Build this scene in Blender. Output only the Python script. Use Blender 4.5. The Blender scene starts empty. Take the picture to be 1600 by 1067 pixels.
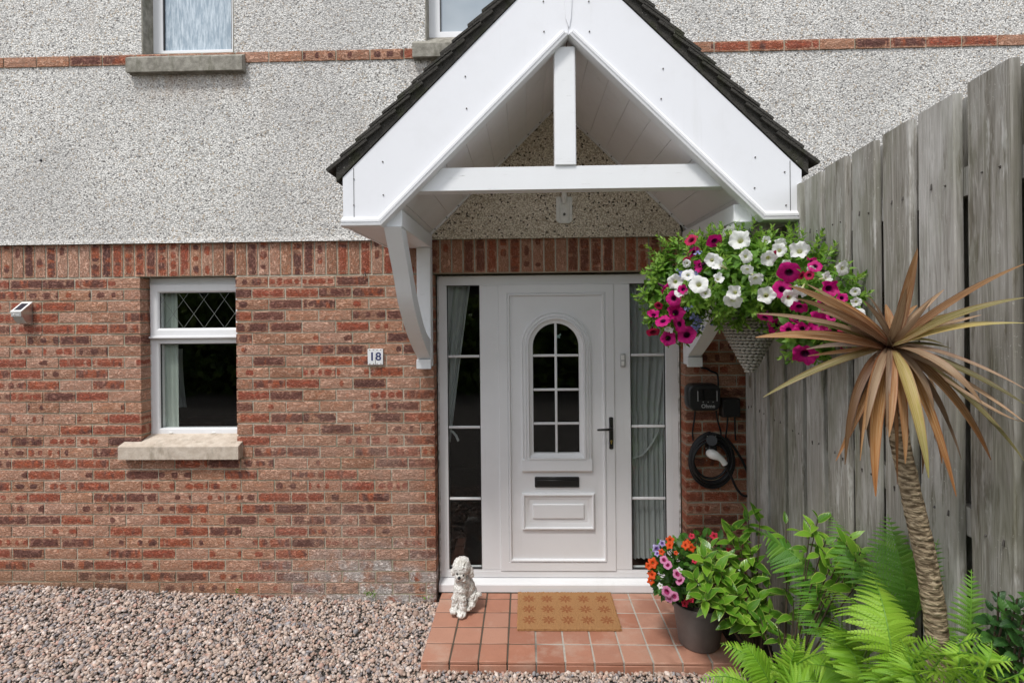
import bpy, bmesh, math, random
import numpy as np
from mathutils import Vector, Matrix, noise
rad = math.radians
random.seed(11)
RNG = np.random.default_rng(5)
sc = bpy.context.scene
COL = sc.collection

# ------------------------------------------------------------------ camera, sky, sun
F = 820.0; CX, HY = 800.0, 492.0          # focal length and optical axis in pixels of a 1600 px wide frame
CAM = Vector((0.0, -3.48, 1.93))
cam_d = bpy.data.cameras.new('camera'); cam = bpy.data.objects.new('camera', cam_d); COL.objects.link(cam)
cam_d.sensor_width = 36; cam_d.lens = 36 * F / 1600
cam_d.shift_y = -(533.5 - HY) / 1600
cam_d.clip_start = 0.05; cam_d.clip_end = 400
CROT = Matrix.Rotation(0.025, 4, 'Z') @ Matrix.Rotation(rad(90), 4, 'X') @ Matrix.Rotation(-0.010, 4, 'Z')
cam.matrix_world = Matrix.Translation(CAM) @ CROT
sc.camera = cam

w = bpy.data.worlds.new('World'); sc.world = w; w.use_nodes = True
SUN_EL, SUN_AZ = 60.0, 208.0      # sun high on the camera's side, to its left, behind thin cloud
wn = w.node_tree; wn.nodes.clear()
wo = wn.nodes.new('ShaderNodeOutputWorld'); wb = wn.nodes.new('ShaderNodeBackground')
sk = wn.nodes.new('ShaderNodeTexSky'); sk.sky_type = 'NISHITA'; sk.sun_disc = False
sk.sun_elevation = rad(SUN_EL); sk.sun_rotation = rad(SUN_AZ); sk.dust_density = 3.0
mx = wn.nodes.new('ShaderNodeMix'); mx.data_type = 'RGBA'; mx.inputs[0].default_value = 0.80
mx.inputs[7].default_value = (8.6, 8.9, 9.5, 1)          # even thin cloud over the blue
wn.links.new(sk.outputs[0], mx.inputs[6]); wn.links.new(mx.outputs[2], wb.inputs[0])
wb.inputs[1].default_value = 0.120
wn.links.new(wb.outputs[0], wo.inputs[0])
sd = bpy.data.lights.new('sun', 'SUN'); sd.energy = 2.1; sd.angle = rad(10); sd.color = (1, 0.975, 0.94)
so = bpy.data.objects.new('sun', sd); COL.objects.link(so)
_az = rad(SUN_AZ)                # nishita: rotation clockwise from +Y
sdir = Vector((math.sin(_az) * math.cos(rad(SUN_EL)), math.cos(_az) * math.cos(rad(SUN_EL)), math.sin(rad(SUN_EL))))
so.rotation_euler = sdir.to_track_quat('Z', 'Y').to_euler(); so.location = (0, -6, 8)
sc.view_settings.view_transform = 'Standard'; sc.view_settings.look = 'None'
sc.view_settings.exposure = 0.30; sc.view_settings.gamma = 1.0; sc.view_settings.use_curve_mapping = False
sc.cycles.max_bounces = 8; sc.cycles.transparent_max_bounces = 16
sc.cycles.use_denoising = True

def at(px, py, Y):
    "world point seen at pixel (px,py) on the plane y = Y"
    d = CROT.to_3x3() @ Vector(((px - CX) / F, -(py - HY) / F, -1.0))
    t = (Y - CAM.y) / d.y
    return CAM + d * t
def ax(px, py, Y): return at(px, py, Y).x
def az(px, py, Y): return at(px, py, Y).z

# ------------------------------------------------------------------ mesh helpers
class MB:
    def __init__(s): s.v = []; s.f = []
    def add(s, vs, fs):
        o = len(s.v); s.v += [tuple(v) for v in vs]; s.f += [tuple(i + o for i in f) for f in fs]; return s
    def box(s, x0, x1, y0, y1, z0, z1, b=0.0, M=None):
        if x0 > x1: x0, x1 = x1, x0
        if y0 > y1: y0, y1 = y1, y0
        if z0 > z1: z0, z1 = z1, z0
        c = ((x0 + x1) / 2, (y0 + y1) / 2, (z0 + z1) / 2); h = ((x1 - x0) / 2, (y1 - y0) / 2, (z1 - z0) / 2)
        if b <= 0:
            vs = [(c[0] + sx * h[0], c[1] + sy * h[1], c[2] + sz * h[2]) for sx in (-1, 1) for sy in (-1, 1) for sz in (-1, 1)]
            fs = [(0, 1, 3, 2), (4, 6, 7, 5), (0, 4, 5, 1), (2, 3, 7, 6), (0, 2, 6, 4), (1, 5, 7, 3)]
        else:
            b = min(b, min(h) * 0.9); vs = []; idx = {}
            for sx in (-1, 1):
                for sy in (-1, 1):
                    for sz in (-1, 1):
                        for a in range(3):
                            p = [c[0] + sx * (h[0] - b), c[1] + sy * (h[1] - b), c[2] + sz * (h[2] - b)]
                            p[a] = c[a] + (sx, sy, sz)[a] * h[a]
                            idx[(sx, sy, sz, a)] = len(vs); vs.append(tuple(p))
            fs = []
            for a in range(3):
                o1, o2 = [(1, 2), (2, 0), (0, 1)][a]
                for sg in (-1, 1):
                    q = []
                    for (u, v) in ((-1, -1), (1, -1), (1, 1), (-1, 1)):
                        s3 = [0, 0, 0]; s3[a] = sg; s3[o1] = u; s3[o2] = v; q.append(idx[(*s3, a)])
                    fs.append(tuple(q if sg > 0 else q[::-1]))
            for a in range(3):      # edges along axis a
                o1, o2 = [(1, 2), (2, 0), (0, 1)][a]
                for u in (-1, 1):
                    for v in (-1, 1):
                        k = []
                        for sa in (-1, 1):
                            s3 = [0, 0, 0]; s3[a] = sa; s3[o1] = u; s3[o2] = v
                            k.append((idx[(*s3, o1)], idx[(*s3, o2)]))
                        q = (k[0][0], k[1][0], k[1][1], k[0][1])
                        fs.append(q if u * v < 0 else q[::-1])
            for sx in (-1, 1):
                for sy in (-1, 1):
                    for sz in (-1, 1):
                        t = tuple(idx[(sx, sy, sz, a)] for a in range(3)); fs.append(t if sx * sy * sz > 0 else t[::-1])
        if M is not None: vs = [M @ Vector(v) for v in vs]
        return s.add(vs, fs)
    def prism(s, poly, y0, y1, plane='xz', caps=True):
        "poly of 2D points in the plane, extruded along the third axis"
        n = len(poly)
        def P(p, h):
            return {'xz': (p[0], h, p[1]), 'xy': (p[0], p[1], h), 'yz': (h, p[0], p[1])}[plane]
        vs = [P(p, y0) for p in poly] + [P(p, y1) for p in poly]
        fs = [(i, (i + 1) % n, n + (i + 1) % n, n + i) for i in range(n)]
        if caps: fs += [tuple(range(n))[::-1], tuple(range(n, 2 * n))]
        return s.add(vs, fs)
    def sweep(s, path, prof, closed=True):
        "profile (inward offset, y) along a path in the xz plane; inward is left of travel"
        n = len(path); P = [Vector((p[0], p[1])) for p in path]; rows = []
        for i in range(n):
            if closed or 0 < i < n - 1:
                a = (P[i] - P[(i - 1) % n]).normalized(); b = (P[(i + 1) % n] - P[i]).normalized()
            else:
                a = b = (P[1] - P[0]).normalized() if i == 0 else (P[-1] - P[-2]).normalized()
            na = Vector((-a.y, a.x)); nb = Vector((-b.y, b.x)); m = na + nb
            m = m / max(0.2, (m.dot(na)))
            rows.append([(P[i].x + m.x * o, y, P[i].y + m.y * o) for (o, y) in prof])
        k = len(prof); vs = [v for r in rows for v in r]; fs = []
        for i in range(n if closed else n - 1):
            j = (i + 1) % n
            for q in range(k - 1): fs.append((i * k + q, j * k + q, j * k + q + 1, i * k + q + 1))
        if not closed:
            fs.append(tuple(range(k))); fs.append(tuple(range((n - 1) * k, n * k))[::-1])
        return s.add(vs, fs)
    def tube(s, pts, r, seg=8, caps=True):
        pts = [Vector(p) for p in pts]; n = len(pts)
        rs = r if hasattr(r, '__len__') else [r] * n
        up = None; vs = []
        for i, p in enumerate(pts):
            t = (pts[min(i + 1, n - 1)] - pts[max(i - 1, 0)])
            if t.length < 1e-9: t = Vector((0, 0, 1))
            t.normalize()
            if up is None:
                up = Vector((0, 0, 1)) if abs(t.z) < 0.9 else Vector((1, 0, 0))
            up = (up - t * up.dot(t)).normalized(); sd_ = t.cross(up)
            for k in range(seg):
                a = 2 * math.pi * k / seg
                vs.append(p + (up * math.cos(a) + sd_ * math.sin(a)) * rs[i])
        fs = []
        for i in range(n - 1):
            for k in range(seg):
                fs.append((i * seg + k, i * seg + (k + 1) % seg, (i + 1) * seg + (k + 1) % seg, (i + 1) * seg + k))
        if caps: fs += [tuple(range(seg))[::-1], tuple(range((n - 1) * seg, n * seg))]
        return s.add(vs, fs)
    def lathe(s, prof, c=(0, 0, 0), seg=24, M=None):
        vs = []; n = len(prof)
        for (r, z) in prof:
            for k in range(seg):
                a = 2 * math.pi * k / seg
                v = Vector((r * math.cos(a), r * math.sin(a), z))
                if M is not None: v = M @ v
                vs.append((c[0] + v.x, c[1] + v.y, c[2] + v.z))
        fs = []
        for i in range(n - 1):
            for k in range(seg):
                fs.append((i * seg + k, i * seg + (k + 1) % seg, (i + 1) * seg + (k + 1) % seg, (i + 1) * seg + k))
        if prof[0][0] > 1e-6: fs.append(tuple(range(seg))[::-1])
        if prof[-1][0] > 1e-6: fs.append(tuple(range((n - 1) * seg, n * seg)))
        return s.add(vs, fs)

def mesh_of(name, mb, smooth=None, fix=True):
    me = bpy.data.meshes.new(name); me.from_pydata(mb.v, [], mb.f)
    if fix:
        bm = bmesh.new(); bm.from_mesh(me); bmesh.ops.remove_doubles(bm, verts=bm.verts, dist=1e-6)
        bmesh.ops.recalc_face_normals(bm, faces=bm.faces); bm.to_mesh(me); bm.free()
    if smooth is not None:
        me.shade_smooth(); me.set_sharp_from_angle(angle=rad(smooth))
    return me

def link(name, me, mat, parent=None, loc=(0, 0, 0)):
    o = bpy.data.objects.new(name, me)
    if mat is not None and not me.materials: me.materials.append(mat)
    COL.objects.link(o)
    if parent is not None: o.parent = parent
    o.location = loc
    return o
WORLD_OFF = {}
def obj(name, mb, mat, parent=None, smooth=None, label=None, kind=None, fix=True):
    "geometry given in world coordinates; keeps them under a parent that was made by thing()"
    me = mesh_of(name, mb, smooth, fix)
    loc = (0, 0, 0)
    if parent is not None and parent.name in WORLD_OFF: loc = -WORLD_OFF[parent.name]
    o = link(name, me, mat, parent, loc)
    if label: o['label'] = label
    if kind: o['kind'] = kind
    return o
def tag(o, label, cat=None, group=None, kind=None):
    o['label'] = label
    if cat: o['category'] = cat
    if group: o['group'] = group
    if kind: o['kind'] = kind
    return o
def thing(name, label, cat, loc=(0, 0, 0), group=None):
    o = bpy.data.objects.new(name, None); COL.objects.link(o); o.location = loc; o.empty_display_size = 0.1
    WORLD_OFF[o.name] = Vector(loc)
    return tag(o, label, cat, group)
def solo(name, mb, mat, label, cat, base, smooth=None, group=None):
    "a thing that is one mesh, its origin at its base"
    b = Vector(base); mb.v = [tuple(Vector(v) - b) for v in mb.v]
    o = link(name, mesh_of(name, mb, smooth), mat, None, b)
    return tag(o, label, cat, group)
def structure(name, mb, mat, smooth=None, label=None):
    o = obj(name, mb, mat, None, smooth); o['kind'] = 'structure'
    if label: o['label'] = label
    return o

def np_mesh(name, verts, faces, attrs=None, smooth=False):
    "verts (n,3), faces (m,k) numpy; attrs {name: (type, array)} on points"
    me = bpy.data.meshes.new(name); n = len(verts); m, k = faces.shape
    me.vertices.add(n); me.vertices.foreach_set('co', np.ascontiguousarray(verts, dtype=np.float32).ravel())
    me.loops.add(m * k); me.loops.foreach_set('vertex_index', np.ascontiguousarray(faces, dtype=np.int32).ravel())
    me.polygons.add(m); me.polygons.foreach_set('loop_start', np.arange(0, m * k, k, dtype=np.int32))
    me.update(calc_edges=True)
    if smooth: me.shade_smooth()
    for an, (ty, arr) in (attrs or {}).items():
        a = me.attributes.new(an, ty, 'POINT')
        a.data.foreach_set('value' if ty == 'FLOAT' else ('vector' if ty == 'FLOAT_VECTOR' else 'color'), np.ascontiguousarray(arr, dtype=np.float32).ravel())
    me.validate()
    return me

# ------------------------------------------------------------------ node helpers
def lin(r, g, b):
    f = lambda c: (c / 255 / 12.92) if c / 255 <= 0.04045 else ((c / 255 + 0.055) / 1.055) ** 2.4
    return (f(r), f(g), f(b), 1.0)
class G:
    def __init__(s, name):
        s.m = bpy.data.materials.new(name); s.m.use_nodes = True; s.t = s.m.node_tree; s.t.nodes.clear()
        s.out = s.t.nodes.new('ShaderNodeOutputMaterial')
    def n(s, ty, ins=None, **kw):
        nd = s.t.nodes.new('ShaderNode' + ty)
        for k, v in kw.items(): setattr(nd, k, v)
        for k, v in (ins or {}).items():
            if isinstance(v, bpy.types.NodeSocket): s.t.links.new(v, nd.inputs[k])
            else: nd.inputs[k].default_value = v
        return nd
    def ma(s, op, a, b=0.0, c=0.0, clamp=False):
        nd = s.n('Math', {0: a, 1: b, 2: c}, operation=op); nd.use_clamp = clamp; return nd.outputs[0]
    def mix(s, f, a, b, blend='MIX'):
        nd = s.t.nodes.new('ShaderNodeMix'); nd.data_type = 'RGBA'; nd.blend_type = blend; nd.clamp_factor = True
        for i, v in ((0, f), (6, a), (7, b)):
            if isinstance(v, bpy.types.NodeSocket): s.t.links.new(v, nd.inputs[i])
            else:
                nd.inputs[i].default_value = v if i == 0 else (tuple(v) + (1.0,))[:4]
        return nd.outputs[2]
    def ramp(s, f, stops, interp='LINEAR'):
        nd = s.n('ValToRGB', {0: f}); cr = nd.color_ramp; cr.interpolation = interp
        while len(cr.elements) < len(stops): cr.elements.new(0.5)
        for e, (p, c) in zip(cr.elements, stops):
            e.position = p; e.color = (c, c, c, 1) if isinstance(c, (int, float)) else (tuple(c) + (1.0,))[:4]
        return nd.outputs[0]
    def ss(s, x, a, b, lo=0.0, hi=1.0):
        nd = s.n('MapRange', {0: x, 1: a, 2: b, 3: lo, 4: hi}, interpolation_type='SMOOTHSTEP'); return nd.outputs[0]
    def noise(s, vec, scale, detail=3.0, rough=0.5, dist=0.0, out=0):
        nd = s.n('TexNoise', {'Scale': scale, 'Detail': detail, 'Roughness': rough, 'Distortion': dist})
        if vec is not None: s.t.links.new(vec, nd.inputs['Vector'])
        return nd.outputs[out]
    def vor(s, vec, scale, feature='F1', out='Distance', rand=1.0):
        nd = s.n('TexVoronoi', {'Scale': scale, 'Randomness': rand}, feature=feature)
        if vec is not None: s.t.links.new(vec, nd.inputs['Vector'])
        return nd.outputs[out]
    def pos(s): return s.n('NewGeometry').outputs['Position']
    def objc(s): return s.n('TexCoord').outputs['Object']
    def attr(s, name, ty='GEOMETRY', out='Vector'): return s.n('Attribute', attribute_name=name, attribute_type=ty).outputs[out]
    def orand(s): return s.n('ObjectInfo').outputs['Random']
    def scale(s, vec, sc_):
        return s.n('Mapping', {'Vector': vec, 'Scale': sc_}).outputs[0]
    def bump(s, h, strength, dist, nrm=None):
        d = {'Height': h, 'Strength': strength, 'Distance': dist}
        if nrm is not None: d['Normal'] = nrm
        return s.n('Bump', d).outputs[0]
    def pb(s, col, rough=0.6, normal=None, spec=0.5, metal=0.0, extra=None):
        ins = {'Base Color': col, 'Roughness': rough, 'Specular IOR Level': spec, 'Metallic': metal}
        if normal is not None: ins['Normal'] = normal
        if extra: ins.update(extra)
        if not isinstance(col, bpy.types.NodeSocket): ins['Base Color'] = (tuple(col) + (1.0,))[:4]
        p = s.n('BsdfPrincipled', ins); return p
    def done(s, sh):
        s.t.links.new(sh.outputs[0] if hasattr(sh, 'outputs') else sh, s.out.inputs[0]); return s.m
def plain(name, col, rough=0.5, spec=0.5, metal=0.0, vary=0.0, nscale=30, bumpd=0.0):
    g = G(name); c = col; nz = None
    if vary > 0 or bumpd > 0: nz = g.noise(g.pos(), nscale, 4, 0.6)
    if vary > 0:
        dk = tuple(x * (1 - vary) for x in col[:3]); lt = tuple(min(1, x * (1 + vary * 0.5)) for x in col[:3])
        c = g.mix(nz, dk, lt)
    nrm = g.bump(nz, 0.5, bumpd) if bumpd > 0 else None
    return g.done(g.pb(c, rough, nrm, spec, metal))
MAT = {}
# ------------------------------------------------------------------ materials
def brick_mat():
    g = G('rustic_brick')
    loc = g.attr('loc'); rn = g.attr('rnd', out='Fac')
    seed = g.ma('FRACT', g.ma('ADD', g.orand(), rn))
    wn_ = g.n('TexWhiteNoise', {'W': g.ma('MULTIPLY', seed, 913.7)}, noise_dimensions='1D').outputs['Color']
    rr = g.n('SeparateColor', {0: wn_}); r1, r2, r3 = rr.outputs[0], rr.outputs[1], rr.outputs[2]
    off = g.n('CombineXYZ', {0: g.ma('MULTIPLY', r1, 31.0), 1: g.ma('MULTIPLY', r2, 57.0), 2: g.ma('MULTIPLY', seed, 77.0)}).outputs[0]
    p = g.n('VectorMath', {0: loc, 1: off}, operation='ADD').outputs[0]
    sp = g.n('SeparateXYZ', {0: loc}); lx, lz = sp.outputs[0], sp.outputs[2]
    W = g.pos(); ws = g.n('SeparateXYZ', {0: W}); wx, wz = ws.outputs[0], ws.outputs[2]
    # wavy rustic relief
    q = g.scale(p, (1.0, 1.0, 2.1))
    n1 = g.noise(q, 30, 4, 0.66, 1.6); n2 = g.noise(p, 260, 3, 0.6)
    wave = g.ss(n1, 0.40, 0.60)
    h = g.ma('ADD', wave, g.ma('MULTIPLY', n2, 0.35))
    # body colour, relief shading painted in: dark valleys, pale crests
    body = g.mix(g.noise(p, 14, 3, 0.6), (0.52, 0.215, 0.110), (0.70, 0.375, 0.235))
    body = g.mix(g.ma('MULTIPLY', r3, 0.8), body, (0.66, 0.385, 0.285))
    body = g.mix(g.ma('MULTIPLY', g.ss(r2, 0.75, 0.95), 0.7), body, (0.40, 0.175, 0.095))
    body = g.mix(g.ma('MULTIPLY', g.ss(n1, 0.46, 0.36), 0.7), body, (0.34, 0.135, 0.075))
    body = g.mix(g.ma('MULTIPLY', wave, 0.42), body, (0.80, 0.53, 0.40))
    # kiss marks: squarish blobs at intervals along the length
    edge = g.noise(p, 62, 4, 0.7); wob = g.ma('MULTIPLY', g.ma('SUBTRACT', edge, 0.5), 2.6)
    pit = g.ma('ADD', 0.052, g.ma('MULTIPLY', r2, 0.045))
    cx = g.ma('ADD', g.ma('DIVIDE', lx, pit), g.ma('MULTIPLY', r3, 7.0))
    ci = g.ma('FLOOR', cx); fx = g.ma('SUBTRACT', g.ma('SUBTRACT', cx, ci), 0.5)
    cn = g.n('TexWhiteNoise', {'W': g.ma('ADD', g.ma('MULTIPLY', ci, 3.17), g.ma('MULTIPLY', seed, 551.3))}, noise_dimensions='1D')
    cr = g.n('SeparateColor', {0: cn.outputs['Color']}); c1, c2 = cr.outputs[0], cr.outputs[1]
    ex = g.ma('DIVIDE', g.ma('MULTIPLY', fx, pit), g.ma('ADD', 0.012, g.ma('MULTIPLY', c2, 0.026)))
    ez = g.ma('DIVIDE', lz, g.ma('ADD', 0.017, g.ma('MULTIPLY', c1, 0.010)))
    dd = g.ma('ADD', g.ma('POWER', g.ma('ABSOLUTE', ex), 2.6), g.ma('POWER', g.ma('ABSOLUTE', ez), 2.6))
    dd = g.ma('ADD', dd, wob)
    dens = g.ramp(r1, [(0.0, 0.0), (0.14, 0.10), (0.38, 0.6), (0.55, 0.95), (1.0, 0.95)])
    on = g.ma('LESS_THAN', c1, dens)
    spot_m = g.ma('MULTIPLY', g.ss(dd, 1.25, 0.55), on)
    full = g.ss(r1, 0.53, 0.58)                       # wholly burnt bricks with a pale rim
    inz = g.ss(g.ma('ADD', g.ma('ABSOLUTE', lz), g.ma('MULTIPLY', g.ma('SUBTRACT', edge, 0.5), 0.020)), 0.0285, 0.0225)
    inx = g.ss(g.ma('ADD', g.ma('ABSOLUTE', lx), g.ma('MULTIPLY', g.ma('SUBTRACT', edge, 0.5), 0.035)), 0.105, 0.093)
    whole = g.ma('MULTIPLY', g.ma('MULTIPLY', inz, inx), full)
    patchy = g.ss(g.noise(g.scale(p, (1, 1, 0.5)), 16, 2), 0.30, 0.46)
    msk = g.ma('MAXIMUM', spot_m, g.ma('MULTIPLY', whole, patchy))
    dkn = g.noise(g.scale(p, (1, 1, 0.4)), 20, 2)
    red = g.mix(r2, (0.38, 0.080, 0.045), (0.56, 0.150, 0.055))
    drk = g.mix(r3, (0.105, 0.043, 0.042), (0.18, 0.062, 0.048))
    spot = g.mix(g.ss(g.ma('ADD', dkn, g.ma('MULTIPLY', g.ma('SUBTRACT', r2, 0.5), 0.6)), 0.40, 0.58), red, drk)
    spot = g.mix(g.ma('MULTIPLY', wave, 0.26), spot, (0.60, 0.30, 0.22))  # same painted light on the crests of the marks
    col = g.mix(g.ma('MULTIPLY', msk, 0.92), body, spot)
    # bleaching: pale near the ground by the door, limewashed at the bottom
    big = g.noise(W, 2.2, 3, 0.6)
    pale = g.ma('MULTIPLY', g.ss(wz, 1.55, 0.75), g.ss(wx, -2.1, -1.0))
    pale = g.ma('MULTIPLY', g.ma('MULTIPLY', pale, g.ss(wx, -0.56, -0.80)), g.ma('MULTIPLY', g.ss(big, 0.35, 0.6), 0.55))
    col = g.mix(pale, col, (0.56, 0.38, 0.30))
    lime = g.ma('MULTIPLY', g.ss(wz, 0.52, 0.18), g.ma('MULTIPLY', g.ss(wx, -2.0, -0.85), g.ss(wx, 0.1, 0.0)))
    lime = g.ma('MULTIPLY', lime, g.ss(g.ma('ADD', g.noise(W, 9, 4, 0.65), g.ma('MULTIPLY', n1, 0.3)), 0.50, 0.72))
    lime = g.ma('MULTIPLY', lime, g.ss(g.ma('ADD', r3, g.ma('MULTIPLY', g.ss(wz, 0.35, 0.12), 0.4)), 0.35, 0.6))
    col = g.mix(lime, col, g.mix(wave, (0.50, 0.46, 0.43), (0.86, 0.82, 0.78)))
    # sheltered from rain near the door: deeper, more orange
    porch_tint = g.ma('MULTIPLY', g.ma('MULTIPLY', g.ss(wx, -0.85, -0.60), g.ss(wx, 1.55, 1.45)), g.ss(wz, 2.60, 2.50))
    col = g.mix(g.ma('MULTIPLY', porch_tint, 0.55), col, g.mix(0.5, col, (0.36, 0.12, 0.045), 'MIX'))
    green = g.ma('MULTIPLY', g.ma('MULTIPLY', g.ss(wz, 0.40, 0.06), g.ss(wx, -1.6, -3.3)), 0.45)
    col = g.mix(green, col, (0.20, 0.15, 0.085))
    nrm = g.bump(h, 1.0, 0.010)
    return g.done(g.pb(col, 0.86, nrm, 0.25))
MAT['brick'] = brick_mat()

def mortar_mat():
    g = G('mortar'); W = g.pos()
    n = g.noise(W, 45, 5, 0.65); b = g.noise(W, 3, 2)
    c = g.mix(n, (0.36, 0.315, 0.24), (0.60, 0.54, 0.44))
    c = g.mix(g.ma('MULTIPLY', g.ss(b, 0.4, 0.65), 0.5), c, (0.235, 0.235, 0.15))
    return g.done(g.pb(c, 0.95, g.bump(g.noise(W, 260, 4, 0.7), 0.6, 0.003), 0.15))
MAT['mortar'] = mortar_mat()

def roughcast_mat():
    g = G('roughcast'); W = g.pos()
    wob = g.n('VectorMath', {0: W, 1: g.n('VectorMath', {0: g.noise(W, 60, 2, 0.5, out=1), 1: (0.012, 0.012, 0.012)}, operation='MULTIPLY').outputs[0]}, operation='ADD').outputs[0]
    v = g.vor(wob, 98); vc = g.vor(wob, 98, out='Color'); sepc = g.n('SeparateColor', {0: vc})
    v2 = g.vor(wob, 190)
    n = g.noise(W, 130, 3, 0.7)
    stone = g.mix(sepc.outputs[0], (0.70, 0.675, 0.63), (0.93, 0.91, 0.865))
    stone = g.mix(g.ss(sepc.outputs[1], 0.90, 0.93), stone, (0.17, 0.16, 0.15))
    stone = g.mix(g.ss(sepc.outputs[2], 0.86, 0.92), stone, (0.52, 0.43, 0.33))
    gap = g.ss(g.ma('ADD', v, g.ma('MULTIPLY', g.ma('SUBTRACT', n, 0.5), 0.55)), 0.42, 0.66)
    col = g.mix(gap, stone, (0.45, 0.44, 0.42))
    big = g.noise(W, 1.1, 4, 0.6); col = g.mix(g.ma('MULTIPLY', g.ss(big, 0.42, 0.62), 0.30), col, (0.38, 0.365, 0.35))
    col = g.mix(g.ma('MULTIPLY', g.ss(g.noise(g.scale(W, (5, 5, 0.8)), 1.0, 4, 0.6), 0.54, 0.72), 0.22), col, (0.40, 0.34, 0.27))
    ws = g.n('SeparateXYZ', {0: W}); wx, wz = ws.outputs[0], ws.outputs[2]
    # browner under the porch roof: unbleached render, plus shade and warm bounce painted in
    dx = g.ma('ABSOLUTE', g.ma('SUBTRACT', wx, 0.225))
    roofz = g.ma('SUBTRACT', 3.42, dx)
    porch_tint = g.ma('MULTIPLY', g.ss(g.ma('SUBTRACT', roofz, wz), 0.02, 0.08), g.ss(dx, 1.05, 0.98))
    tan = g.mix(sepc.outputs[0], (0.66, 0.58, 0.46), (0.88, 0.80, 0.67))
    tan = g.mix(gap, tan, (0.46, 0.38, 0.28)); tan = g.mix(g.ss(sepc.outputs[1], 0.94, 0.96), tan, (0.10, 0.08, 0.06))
    col = g.mix(porch_tint, col, tan)
    # run-off stains under the upper sills
    for x0, x1 in ((-2.66, -1.80), (-0.8, -0.1)):
        m = g.ma('MULTIPLY', g.ma('MULTIPLY', g.ss(wx, x0, x0 + .12), g.ss(wx, x1, x1 - .12)), g.ma('MULTIPLY', g.ss(wz, 3.30, 3.60), g.ss(wz, 3.72, 3.60)))
        col = g.mix(g.ma('MULTIPLY', m, g.ss(g.noise(g.scale(W, (9, 1, 1.5)), 1.6, 4, 0.6), 0.3, 0.7, 0.1, 0.75)), col, (0.33, 0.24, 0.17))
    h = g.ma('SUBTRACT', g.ma('MULTIPLY', g.ma('SUBTRACT', 1.0, v), 1.0), g.ma('MULTIPLY', v2, 0.35))
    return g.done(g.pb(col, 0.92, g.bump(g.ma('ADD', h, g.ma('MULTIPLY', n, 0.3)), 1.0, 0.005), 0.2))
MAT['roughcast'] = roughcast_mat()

def concrete_mat(name, c0, c1, stain, sc_=1.0):
    g = G(name); W = g.pos()
    n = g.noise(W, 18 * sc_, 6, 0.65); m = g.noise(W, 140, 4, 0.7)
    c = g.mix(g.ss(n, 0.3, 0.7), c0, c1)
    c = g.mix(g.ma('MULTIPLY', g.ss(g.noise(g.scale(W, (1, 1, 0.3)), 11, 5, 0.7), 0.5, 0.68), 0.7), c, stain)
    c = g.mix(g.ma('MULTIPLY', g.ss(m, 0.55, 0.75), 0.35), c, (0.1, 0.095, 0.08))
    return g.done(g.pb(c, 0.9, g.bump(g.ma('ADD', n, m), 0.7, 0.004), 0.2))
MAT['sill'] = concrete_mat('pale_concrete', (0.48, 0.40, 0.32), (0.62, 0.54, 0.45), (0.30, 0.25, 0.19))
MAT['sill_old'] = concrete_mat('old_concrete', (0.20, 0.185, 0.155), (0.36, 0.34, 0.29), (0.12, 0.115, 0.08), 1.4)

def pvc(name, col=(0.80, 0.80, 0.80), rough=0.32, dirt=0.06):
    g = G(name); W = g.pos()
    n = g.noise(W, 7, 4, 0.65); c = g.mix(g.ma('MULTIPLY', g.ss(n, 0.45, 0.75), dirt), col, (0.42, 0.40, 0.36))
    ru = g.ma('MULTIPLY', g.ss(g.noise(g.scale(W, (22, 22, 0.9)), 1.0, 5, 0.7), 0.55, 0.75), g.ss(g.noise(W, 2.3, 2), 0.42, 0.62)); c = g.mix(g.ma('MULTIPLY', ru, dirt * 2.2), c, (0.38, 0.37, 0.30))
    r = g.ma('ADD', rough, g.ma('MULTIPLY', g.noise(W, 25, 3), 0.12))
    return g.done(g.pb(c, r, g.bump(g.noise(W, 3, 2), 0.15, 0.004), 0.45))
MAT['pvc'] = pvc('white_upvc', (0.77, 0.77, 0.775))
MAT['fascia'] = pvc('white_fascia_board', (0.80, 0.805, 0.83), 0.30, 0.05)
MAT['soffit'] = pvc('white_soffit_board', (0.76, 0.745, 0.74), 0.40, 0.10)
def painted_wood():
    g = G('white_painted_timber'); W = g.pos()
    gr = g.noise(g.scale(W, (3, 30, 60)), 2.5, 5, 0.7, 0.6)
    crack = g.ss(gr, 0.66, 0.70); n = g.noise(W, 12, 4)
    c = g.mix(g.ma('MULTIPLY', n, 0.12), (0.82, 0.83, 0.84), (0.55, 0.52, 0.46)); c = g.mix(g.ma('MULTIPLY', crack, 0.6), c, (0.40, 0.38, 0.36))
    return g.done(g.pb(c, 0.45, g.bump(g.ma('SUBTRACT', g.ma('MULTIPLY', gr, 0.4), crack), 0.6, 0.002), 0.4))
MAT['paintwood'] = painted_wood()
MAT['silicone'] = plain('white_sealant', (0.72, 0.71, 0.68), 0.6, vary=0.4, nscale=60)
MAT['black_plastic'] = plain('black_plastic', (0.012, 0.012, 0.013), 0.38, 0.5)
MAT['black_rubber'] = plain('black_rubber', (0.011, 0.011, 0.012), 0.45, 0.4)
MAT['black_metal'] = plain('black_powder_coat', (0.012, 0.012, 0.012), 0.30, 0.5, bumpd=0.0005, nscale=200)
MAT['gasket'] = plain('dark_gasket', (0.03, 0.03, 0.03), 0.6)
MAT['screw'] = plain('screw_head', (0.10, 0.09, 0.08), 0.5, metal=0.6)
MAT['brass'] = plain('brass', (0.55, 0.38, 0.12), 0.35, metal=1.0)
MAT['steel'] = plain('brushed_steel', (0.60, 0.585, 0.555), 0.32, metal=0.85, vary=0.3, nscale=40)
MAT['white_plastic'] = plain('white_plastic', (0.78, 0.77, 0.74), 0.35)
MAT['grey_plastic'] = plain('grey_plastic', (0.45, 0.45, 0.44), 0.35)
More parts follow.
